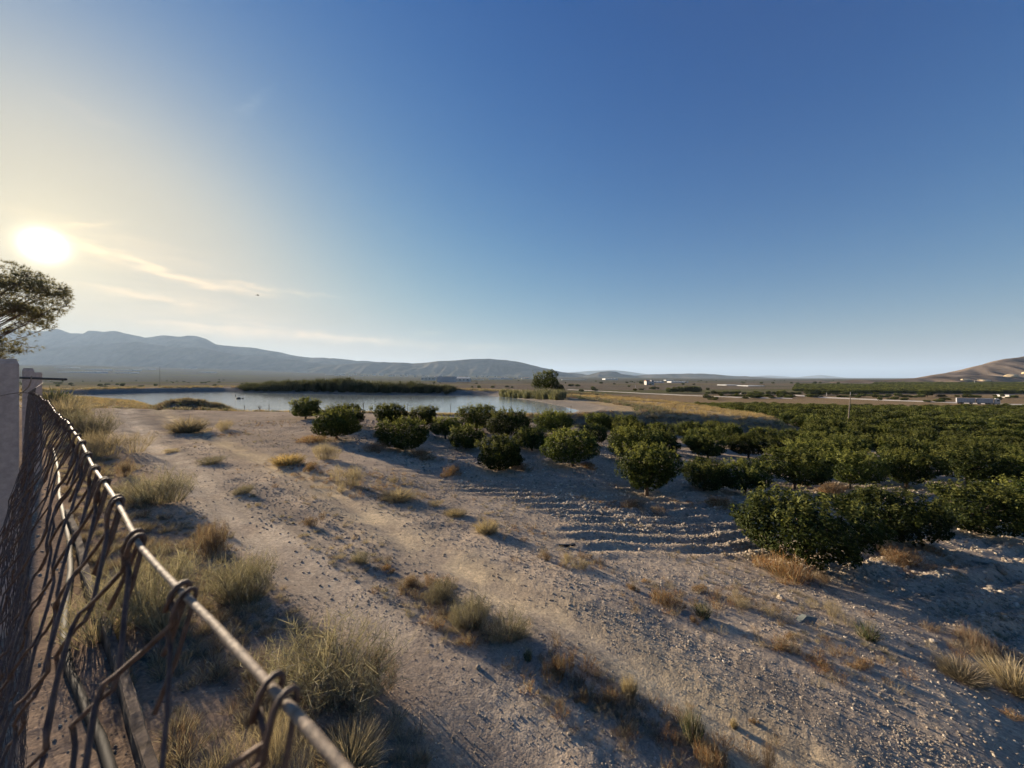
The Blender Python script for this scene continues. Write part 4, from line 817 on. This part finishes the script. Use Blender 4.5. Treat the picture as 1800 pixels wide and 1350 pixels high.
    MB().tube([p-inv for p in [W3(33, 694, 3.3), W3(37, 691, 3.28), W3(44, 686, 3.25), W3(51, 679, 3.22), W3(54, 671, 3.2), W3(55.5, 661, 3.2)]], .0042, 6).build('loose_wire_end', M['tension'], root, True)
    MB().tube([p-inv for p in [W3(-30, 699, 3.38), W3(0, 696, 3.35), W3(20, 692, 3.33), W3(36, 690, 3.32), W3(52, 691, 3.4), W3(62, 694, 3.5)]], .0028, 5).build('tie_wire', M['wire'], root, True)
build_fence()
def build_kerb():
    d = Vector((-.785, .62, 0)); r = Vector((.62, .785, 0)); mb = MB(); n = 60; V = []
    prof = [(.41, -.30), (.42, .12), (.43, .14), (.475, .14), (.485, .12), (.49, -.30)]
    for k in range(n+1):
        a = .3+k*.16; base = gz(*(d*a+r*.5).xy)
        for (p_, h) in prof: V.append(tuple(d*a+r*(p_+.012*math.sin(a*1.7)+.004*R.uniform(-1, 1))+Vector((0, 0, base+h+.012*R.uniform(-1, 1)*(h > 0)))))
    m = len(prof); fs = [(k*m+j, k*m+(j+1) % m, (k+1)*m+(j+1) % m, (k+1)*m+j) for k in range(n) for j in range(m)]+[tuple(range(m)), tuple(reversed(range(n*m, n*m+m)))]
    o = mb.add(V, fs).build('concrete_kerb', M['kerb']); tag(o, 'low crumbling concrete kerb along the foot of the chain-link fence', 'kerb')
    path = []
    for px, py in [(250,1480),(205,1400),(200,1330),(178,1260),(150,1205),(122,1140),(112,1085),(116,1030),(124,975),(122,930),(112,890),(104,850),(104,815),(98,785),(90,760)]:
        Y = 2.2*F/(py-HY)*.985; x = (px-CX)/F*Y; path.append((x, Y, gz(x, Y)+.02))
    fine = []
    for a, b in zip(path[:-1], path[1:]):
        for t in (0, .33, .66): fine.append(tuple(Vector(a).lerp(Vector(b), t)))
    o = MB().tube(fine, .028, 10).build('irrigation_hose', M['hose'], None, True); tag(o, 'black plastic irrigation pipe snaking along the inside of the fence', 'pipe')
build_kerb()

# ------------------------------------------------------------------ pine at the left edge
def build_pine():
    Y0 = 10.2; tx = (-120-CX)/F*Y0; z0 = gz(tx, Y0); rg = random.Random(21); nr = np.random.default_rng(21)
    root = empty('pine_tree', (tx, Y0, z0), 0, 'airy pine tree at the left edge with the sun above its crown', 'tree'); up = CAMZ-z0
    def loc(px, py): return np.array([(px-CX)/F*Y0-tx, 0.0, up+(HY-py)/F*Y0])
    ell = [(loc(-60, 545), (1.45, 1.6, 1.32), 1500), (loc(62, 520), (.50, .8, .62), 330), (loc(20, 606), (.55, .8, .24), 230), (loc(-70, 632), (.8, 1.0, .3), 160), (loc(30, 565), (.55, .8, .5), 260), (loc(20, 485), (.45, .7, .36), 190), (loc(85, 505), (.32, .5, .26), 110)]
    C_, N_ = [], []
    for c, r_, n in ell:
        d = nr.normal(size=(n*3, 3)); d /= np.linalg.norm(d, axis=1)[:, None]; p = c+d*np.array(r_)*(nr.uniform(.25, 1, n*3)**.45)[:, None]
        keep = (fbm(p[:, 0]/.34+p[:, 1]*.8, p[:, 2]/.26+p[:, 1]*.5, 3, 7) > -.02); C_.append(p[keep]); N_.append(d[keep])
    c = np.concatenate(C_); nrm = np.concatenate(N_)
    mb = MB(); mb.tube([(0, 0, -.2), (.1, 0, 1.2), (.05, .1, 2.4), (.2, 0, up+.4), (.3, -.1, up+1.6), (.35, 0, up+2.9)], [.22, .19, .16, .12, .07, .02], 10)
    tips = c[nr.choice(len(c), 150, replace=False)]
    for t in tips:
        z1 = max(2.2, t[2]-.35-.35*math.hypot(t[0]-.2, t[1])); a = Vector((.2, 0, z1)); e = Vector(t); m1 = a.lerp(e, .5)+Vector((rg.uniform(-.1, .1), rg.uniform(-.1, .1), -.08))
        mb.tube([a, a.lerp(m1, .5)+Vector((0, 0, -.03)), m1, m1.lerp(e, .55)+Vector((rg.uniform(-.05, .05), 0, -.02)), e], [.020, .014, .010, .007, .003], 5, None, False)
    tr = c[nr.choice(len(c), 700, replace=False)]
    for t in tr:
        j = np.argmin(((tips-t)**2).sum(1)); a = Vector(tips[j]); e = Vector(t)
        if (e-a).length > .02: mb.tube([a, a.lerp(e, .5)+Vector((rg.uniform(-.04, .04), rg.uniform(-.04, .04), -.03)), e], [.007, .005, .003], 4, None, False)
    mb.build('trunk', M['pinebark'], root, True)
    n = len(c); per = 15; P_ = np.repeat(c, per, 0); D_ = nr.normal(size=(n*per, 3))*.8+np.repeat(nrm, per, 0)*.7; D_[:, 2] += .35; D_ /= np.linalg.norm(D_, axis=1)[:, None]
    P_ = P_-D_*.01; W = np.cross(D_, nr.normal(size=D_.shape)); W /= np.linalg.norm(W, axis=1)[:, None]; W *= .0042
    E = P_+D_*(.10*nr.uniform(.6, 1.25, n*per))[:, None]; V = np.stack([P_-W, P_+W, E], 1).reshape(-1, 3)
    pc = np.array([[.15, .145, .08], [.19, .175, .10], [.23, .20, .12], [.12, .12, .065]]); C = np.repeat(pc[nr.integers(0, 4, n*per)], 3, 0)
    mesh_obj('needle_foliage', np_mesh('needle_foliage', V, None, np.arange(len(V)).reshape(-1, 3), M['pine'], C), root)
build_pine()

# ------------------------------------------------------------------ things by the pond
def build_shore():
    root = empty('stake_fence', (0, 0, 0), 0, 'thin wire fence on stakes along the near pond bank', 'fence'); tops = []
    def crest(px):
        y = float(np.interp(px, [400, 560, 700, 850, 1000, 1010], [34.6, 33.8, 34.6, 36.8, 40.2, 40.4])); x = (px-CX)/F*y; return x, y, gz(x, y)
    x0, y0, z0 = crest(640); root.location = (x0, y0, z0)
    for k, px in enumerate([430, 473, 515, 560, 600, 639, 679, 716, 754, 792, 830, 866, 899, 935, 970, 1003]):
        x, y, z = crest(px); h = .86+R.uniform(-.08, .12); ln = R.uniform(-.05, .05)
        MB().tube([(x-x0, y-y0, z-z0-.1), (x-x0+ln, y-y0, z-z0+h)], .026, 6).build('stake', M['wood'], root); tops.append((x-x0+ln*.8, y-y0, z-z0+h))
    for dz in (.08, .36, .62):
        MB().tube([(a, b, c-dz) for a, b, c in tops], .0035, 4).build('strand', M['darkmetal'], root)
    # A-frame
    x, y, z = crest(836); t = empty('a_frame', (x, y, z), 0, 'small dark A-shaped frame on the bank before the water', 'frame')
    MB().tube([(-.55, 0, -.1), (-.05, 0, .78)], .03, 6).build('leg', M['wood'], t); MB().tube([(.30, .1, -.1), (-.22, 0, .72)], .03, 6).build('leg', M['wood'], t); MB().tube([(-.38, .03, .28), (.14, .05, .26)], .02, 6).build('crossbar', M['wood'], t)
    # dead bush
    x, y, z = crest(461); z = gz(x, y-.4); rg = random.Random(9); mb = MB()
    def br(p, d, ln, r, dep):
        q = p+d*ln; m_ = p.lerp(q, .5)+Vector((rg.uniform(-.1, .1), rg.uniform(-.1, .1), 0))*ln; mb.tube([p, m_, q], [r, r*.8, r*.5], 5)
        if dep:
            for _ in range(3): br(q, (d+Vector((rg.uniform(-1, 1), rg.uniform(-.8, .8), rg.uniform(-.3, .7)))).normalized(), ln*.68, r*.55, dep-1)
    br(Vector((0, 0, -.05)), Vector((.2, 0, 1)).normalized(), .38, .045, 3); br(Vector((0, 0, .05)), Vector((.9, 0, .25)).normalized(), .5, .035, 1)
    o = mb.build('bare_bush', M['bark']); o.location = (x, y-.4, z); tag(o, 'leafless dead bush silhouetted on the pond bank', 'bush')
    # floating pump and buoy
    z = CAMZ-POND_D; Y = POND_D*F/(701-HY); x = (419-CX)/F*Y
    t = empty('floating_pump', (x, Y, z), 0, 'dark floating pump with a raised pipe out on the pond', 'pump')
    mb = MB(); rings = [(.0, .40), (.12, .42), (.26, .36), (.34, .2), (.36, .02)]; V = [(r_*math.cos(k*.5236), r_*.8*math.sin(k*.5236), h-.06) for h, r_ in rings for k in range(12)]
    mb.add(V, [(i*12+k, i*12+(k+1) % 12, (i+1)*12+(k+1) % 12, (i+1)*12+k) for i in range(4) for k in range(12)]+[tuple(range(48, 60))]); mb.build('float', M['black'], t, True)
    MB().tube([(-.32, 0, .12), (-.5, 0, .42), (-.55, 0, .62), (-.48, 0, .8)], .05, 8).build('pipe', M['black'], t, True); MB().tube([(-.45, 0, .82), (.35, 0, .80)], .018, 6).build('rod', M['grey'], t)
    x2 = (426.5-CX)/F*Y; o = MB().add([(.22*math.cos(k*.785)*s, .16*math.sin(k*.785)*s, h) for h, s in ((-.05, 1), (.07, .95), (.14, .5)) for k in range(8)], [(i*8+k, i*8+(k+1) % 8, i*8+8+(k+1) % 8, i*8+8+k) for i in range(2) for k in range(8)]+[tuple(range(16, 24))]).build('buoy', M['black']); o.location = (x2, Y, z); tag(o, 'tiny dark buoy right of the floating pump', 'buoy')
build_shore()

# ------------------------------------------------------------------ poles, road, lorry
def pole(px, py, top_py, label, rad=.11, dist=None, lean=0.0, arm=True, m='wood', name='utility_pole'):
    if dist: x, y = (px-CX)/F*dist, dist; z = gz(x, y)
    else: x, y, z = hit(px, py)
    h = CAMZ+(HY-top_py)/F*y-z; t = empty(name, (x, y, z), 0, label, 'pole')
    MB().tube([(0, 0, -.3), (lean*.5*h, 0, h*.5), (lean*h, 0, h-.1)], [rad, rad*.85, rad*.65], 8).build('shaft', M[m], t)
    if arm:
        MB().tube([(lean*h, 0, h-.15), (lean*h+.01, 0, h+.32)], [.035, .02], 6).build('insulator', M['grey'], t); MB().tube([(lean*h-.3, 0, h-.25), (lean*h+.3, 0, h-.25)], .03, 6).build('crossarm', M[m], t)
    return t
pole(1490, 757, 693, 'tall leaning wooden pole rising out of the orchard', .085, None, .075)
pole(1453, 696, 690, 'short pale pole beside the hedge end', .12, None, 0, False, 'white'); pole(281, 670, 644, 'thin tall mast on the plain beyond the pond', .16, 420, 0, True, 'darkmetal', 'mast'); pole(1134, 691, 681, 'small pole on the plain left of the tree clump', .10, None, 0, True)
pole(1713, 681, 669, 'pale slender pylon at the foot of the hill', .25, 600, 0, True, 'white', 'pylon'); pole(1117, 682, 676, 'little white post left of the farmhouse tree', .18, None, 0, False, 'white', 'marker_post')
def ribbon(name, pix, width, mat, lift=.05):
    P3 = [hit(*p) for p in pix]; fine = []
    for a, b in zip(P3[:-1], P3[1:]):
        for k in range(14): fine.append((a[0]+(b[0]-a[0])*k/14, a[1]+(b[1]-a[1])*k/14))
    V = []
    for k, (x, y) in enumerate(fine):
        x2, y2 = fine[min(k+1, len(fine)-1)]; x1, y1 = fine[max(k-1, 0)]; t = Vector((x2-x1, y2-y1, 0)).normalized(); n_ = Vector((-t.y, t.x, 0))
        for s in (-1, -.33, .33, 1): q = (x+n_.x*s*width/2, y+n_.y*s*width/2); V.append((*q, gz(*q)+lift+(.25 if abs(s) < .9 else .0)))
    fs = [(k*4+j, (k+1)*4+j, (k+1)*4+j+1, k*4+j+1) for k in range(len(fine)-1) for j in range(3)]
    return tag(MB().add(V, fs).build(name, M[mat]), kind='structure')
ribbon('road', [(1300, 692), (1400, 695), (1460, 699.5), (1540, 703), (1620, 706), (1700, 709), (1760, 711), (1840, 713), (1960, 716)], 7.5, 'road')
ribbon('farm_track', [(1000, 685), (1100, 690), (1200, 695), (1300, 699), (1400, 701)], 4.5, 'road')
def build_lorry():
    x0, y0, z0 = hit(1681, 711); x1, y1, z1 = hit(1758, 712.5); L_ = math.hypot(x1-x0, y1-y0); rz = math.atan2(y1-y0, x1-x0); k = L_/18.4
    t = empty('lorry', (x0, y0, gz(x0, y0)+.3), rz, 'long grey double-trailer lorry with white cab on the valley road', 'lorry')
    t.scale = (k, k, k)
    for s, e, nm in ((0, 7.9, 'rear_trailer'), (8.6, 15.4, 'front_trailer')):
        b = MB().box(((s+e)/2, 0, 2.45), (e-s, 2.5, 2.7)).build(nm, M['grey'], t); MB().box(((s+e)/2, 0, 3.84), (e-s+.05, 2.56, .08)).build('roof_rail', M['white'], b)
        for q in range(int((e-s)/1.3)): MB().box((s+.7+q*1.3, -1.27, 2.45), (.07, .05, 2.6)).build('rib', M['darkgrey'], b)
        MB().box(((s+e)/2, 0, .95), (e-s-.3, .9, .25)).build('chassis', M['darkgrey'], b)
    MB().box((8.25, 0, .9), (.9, .15, .12)).build('drawbar', M['darkmetal'], t)
    c = MB().box((17.2, 0, 2.15), (2.0, 2.4, 2.6), 0, None, .94).build('cab', M['white'], t); MB().box((18.15, 0, 2.75), (.22, 2.1, .95)).build('windscreen', M['glass'], c); MB().box((17.4, -1.19, 2.7), (1.0, .06, .8)).build('side_window', M['glass'], c); MB().box((17.0, 0, 3.75), (1.5, 2.2, .6), 0, None, .8).build('air_deflector', M['white'], c); MB().box((16.5, 0, .85), (3.4, .9, .25)).build('chassis', M['darkgrey'], c)
    for wx in (1.2, 2.5, 6.4, 9.8, 13.0, 14.2, 15.9, 17.6):
        for sy in (-1, 1):
            w = MB().tube([(wx, sy*1.22, .52), (wx, sy*.92, .52)], .52, 14).build('wheel', M['tyre'], t); MB().tube([(wx, sy*1.235, .52), (wx, sy*1.1, .52)], .27, 10).build('rim', M['metal'], w)
build_lorry()

# ------------------------------------------------------------------ far buildings, greenhouses, quarry
def place(px, py): return hit(px, py)
def greenhouse(px, py, wpx, label, group='white greenhouses on the plain', spans=5, depth=40, h=5):
    x, y, z = place(px, py); W_ = wpx/F*y; mb = MB(); n_ = 6; sw = W_/spans; V = []
    for s in range(spans):
        for k in range(n_+1):
            a = math.pi*k/n_; V.append((-W_/2+s*sw+sw/2-math.cos(a)*sw*.5, 0, h*.6+math.sin(a)*h*.4))
    m_ = len(V); V2 = V+[(a, b+depth, c) for a, b, c in V]+[(a, b, -3) for a, b, c in V]+[(a, b+depth, -3) for a, b, c in V]
    fs = []
    for k in range(m_-1): fs += [(k, k+1, m_+k+1, m_+k), (2*m_+k, 2*m_+k+1, k+1, k), (m_+k, m_+k+1, 3*m_+k+1, 3*m_+k)]
    fs += [(0, m_, 3*m_, 2*m_), (m_-1, 3*m_-1, 4*m_-1, 2*m_-1)]
    o = mb.add(V2, fs).build('greenhouse', M['plastic']); o.location = (x, y, z); o.rotation_euler = (0, 0, math.atan2(-x, y)*.0); tag(o, label, 'greenhouse', group)
for k, (px, py, w) in enumerate([(110,647,30),(160,650,42),(212,651,46),(253,649.5,18),(135,655,70),(215,656,26),(330,648.5,16),(425,649.5,30),(360,655,22),(530,655,18),(585,658.5,26),(830,668,40),(880,667.2,42),(935,666.5,36),(1010,668,44),(1075,667.6,22),(1150,672.5,34),(1195,672.5,30),(1178,669,14),(1290,677.5,26),(1330,679,30)]):
    greenhouse(px, py, w, 'pale strip of greenhouse roofs on the plain, %s counting from the left edge' % ORD[k], spans=max(3, int(w/5)), depth=70 if py < 668 else 26, h=7 if py < 668 else 3 if py < 674 else .9)
def building(name, px, py, wpx, hpx, label, mat='white', depth=14, cols=3, storeys=1, roof=None, group=None, cat='building', door=False):
    x, y, z = place(px, py); W_, H_ = wpx/F*y, hpx/F*y; t = empty(name, (x, y, z), 0, label, cat, group)
    MB().box((0, depth/2, H_/2-1), (W_, depth, H_+2)).build('wall', M[mat], t)
    if roof: MB().add([(-W_/2-.4, -.5, H_), (W_/2+.4, -.5, H_), (W_/2+.4, depth+.5, H_), (-W_/2-.4, depth+.5, H_), (-W_/2-.4, depth/2, H_*1.3), (W_/2+.4, depth/2, H_*1.3)], [(0, 1, 5, 4), (2, 3, 4, 5), (1, 2, 5), (3, 0, 4), (3, 2, 1, 0)]).build('roof', M[roof], t)
    else: MB().box((0, depth/2, H_+.15), (W_+.5, depth+.5, .3)).build('roof', M['grey' if mat == 'white' else 'darkgrey'], t)
    for s in range(storeys):
        for c in range(cols):
            MB().box((-W_/2+W_*(c+.5)/cols, -.03, H_*(s+.55)/storeys), (W_/cols*.42, .1, H_/storeys*.36)).build('window', M['glass'], t)
    return t
building('warehouse', 783, 672, 30, 10, 'big grey windowless warehouse on the plain beyond the reeds', 'grey', 45, 0, 0)
building('factory_shed', 752, 669, 24, 5.5, 'white shed adjoining the left of the grey warehouse', 'white', 30, 4, 1); building('white_hall', 812, 671, 26, 6, 'white sloping-roofed hall adjoining the right of the grey warehouse', 'white', 40, 4, 1, 'plastic')
building('farmhouse', 1141, 676.5, 9, 6.5, 'small white farmhouse on the plain beside a dark round tree', 'white', 10, 2, 2, 'roof', None, 'house'); building('stone_barn', 1147.5, 676.5, 5, 8, 'narrow grey barn against the farmhouse', 'grey', 8, 1, 2); building('white_cabin', 1694, 666, 7, 2.6, 'white cabin on the quarry shelf of the hill', 'white', 8, 2, 1)
building('road_hut', 1778, 699, 8, 4, 'pale flat hut above the valley road behind the lorry', 'white', 5, 1, 1)
rg = random.Random(5)
for k in range(34):
    px = 590+k*11.6+rg.uniform(-4, 4); py = np.interp(px, [590, 800, 1000], [659.5, 663.5, 666.2])+rg.uniform(-1.6, 1.4)
    if 745 < px < 830 and py > 665: py -= 3
    building('town_house', px, py, rg.uniform(3, 7), rg.uniform(1.6, 3.2), 'tiny pale building in the town strip below the flat mountain, %s from the left' % ORD[k], 'white', 22, 2, 1, rg.choice([None, 'roof', None]), 'far town under the mountain', 'building')
HEAP = [stone_mesh(270+k, 3) for k in range(3)]
for k, (px, py, w, lab) in enumerate([(1673, 667.5, 16, 'sunlit yellow spoil heap left of the white cabin'), (1705, 669.5, 22, 'brown spoil bank under the white cabin'), (1752, 661, 26, 'pale quarry bench high on the bare hill'), (1780, 656, 18, 'pale rock outcrop at the right edge of the hill')]):
    D_ = 860 if py > 665 else 900; x = (px-CX)/F*D_; z = CAMZ+(HY-py)/F*D_; s = w/F*D_*.5
    me = HEAP[k % 3].copy(); me.materials.clear(); me.materials.append(M['lit']); o = mesh_obj('spoil_heap', me, None, (x, D_-25, z)); o.scale = (s, s*.8, s*.35); tag(o, lab, 'spoil heap')

# ------------------------------------------------------------------ bird
def build_bird():
    Y = 40.0; x, z = (453-CX)/F*Y, CAMZ+(HY-519)/F*Y; t = empty('bird', (x, Y, z), .5, 'small dark bird gliding in the sky above the mountains', 'bird')
    V, Fc = [], []; prof = [(-.16, .004), (-.1, .025), (0, .035), (.08, .03), (.13, .018), (.17, .004)]
    for px, r_ in prof: V += [(px, r_*math.cos(k*.785), r_*math.sin(k*.785)) for k in range(8)]
    MB().add(V, [(i*8+k, i*8+(k+1) % 8, i*8+8+(k+1) % 8, i*8+8+k) for i in range(5) for k in range(8)]).build('body', M['bird'], t, True)
    for s in (-1, 1): MB().add([(.07, s*.02, .015), (.09, s*.16, .05), (.0, s*.36, .02), (-.04, s*.2, .035), (-.05, s*.02, .01), (.07, s*.02, .005), (.09, s*.16, .04), (.0, s*.36, .015), (-.04, s*.2, .027), (-.05, s*.02, .0)], [(0, 1, 3, 4), (1, 2, 3), (9, 8, 6, 5), (8, 7, 6), (0, 5, 6, 1), (1, 6, 7, 2), (2, 7, 8, 3), (3, 8, 9, 4)]).build('wing', M['bird'], t)
    MB().add([(-.14, -.012, 0), (-.14, .012, 0), (-.25, .04, 0), (-.25, -.04, 0), (-.14, -.012, .006), (-.14, .012, .006), (-.25, .04, .004), (-.25, -.04, .004)], [(3, 2, 1, 0), (4, 5, 6, 7), (0, 1, 5, 4), (1, 2, 6, 5), (2, 3, 7, 6), (3, 0, 4, 7)]).build('tail', M['bird'], t)
build_bird()

# ------------------------------------------------------------------ haze
def build_haze():
    m = bpy.data.materials.new('haze'); m.use_nodes = True; nt = m.node_tree; nt.nodes.clear()
    v = nt.nodes.new('ShaderNodeVolumePrincipled'); v.inputs['Color'].default_value = (.55, .74, 1.0, 1); v.inputs['Density'].default_value = HAZE_DENSITY; v.inputs['Anisotropy'].default_value = .08
    o = nt.nodes.new('ShaderNodeOutputMaterial'); nt.links.new(v.outputs[0], o.inputs['Volume'])
    h = MB().box((0, 0, 500), (86000, 86000, 1200)).build('haze', m); tag(h, kind='stuff'); h['label'] = 'pale bluish summer haze filling the valley air'
HAZE_DENSITY = 4.6e-5
build_haze()
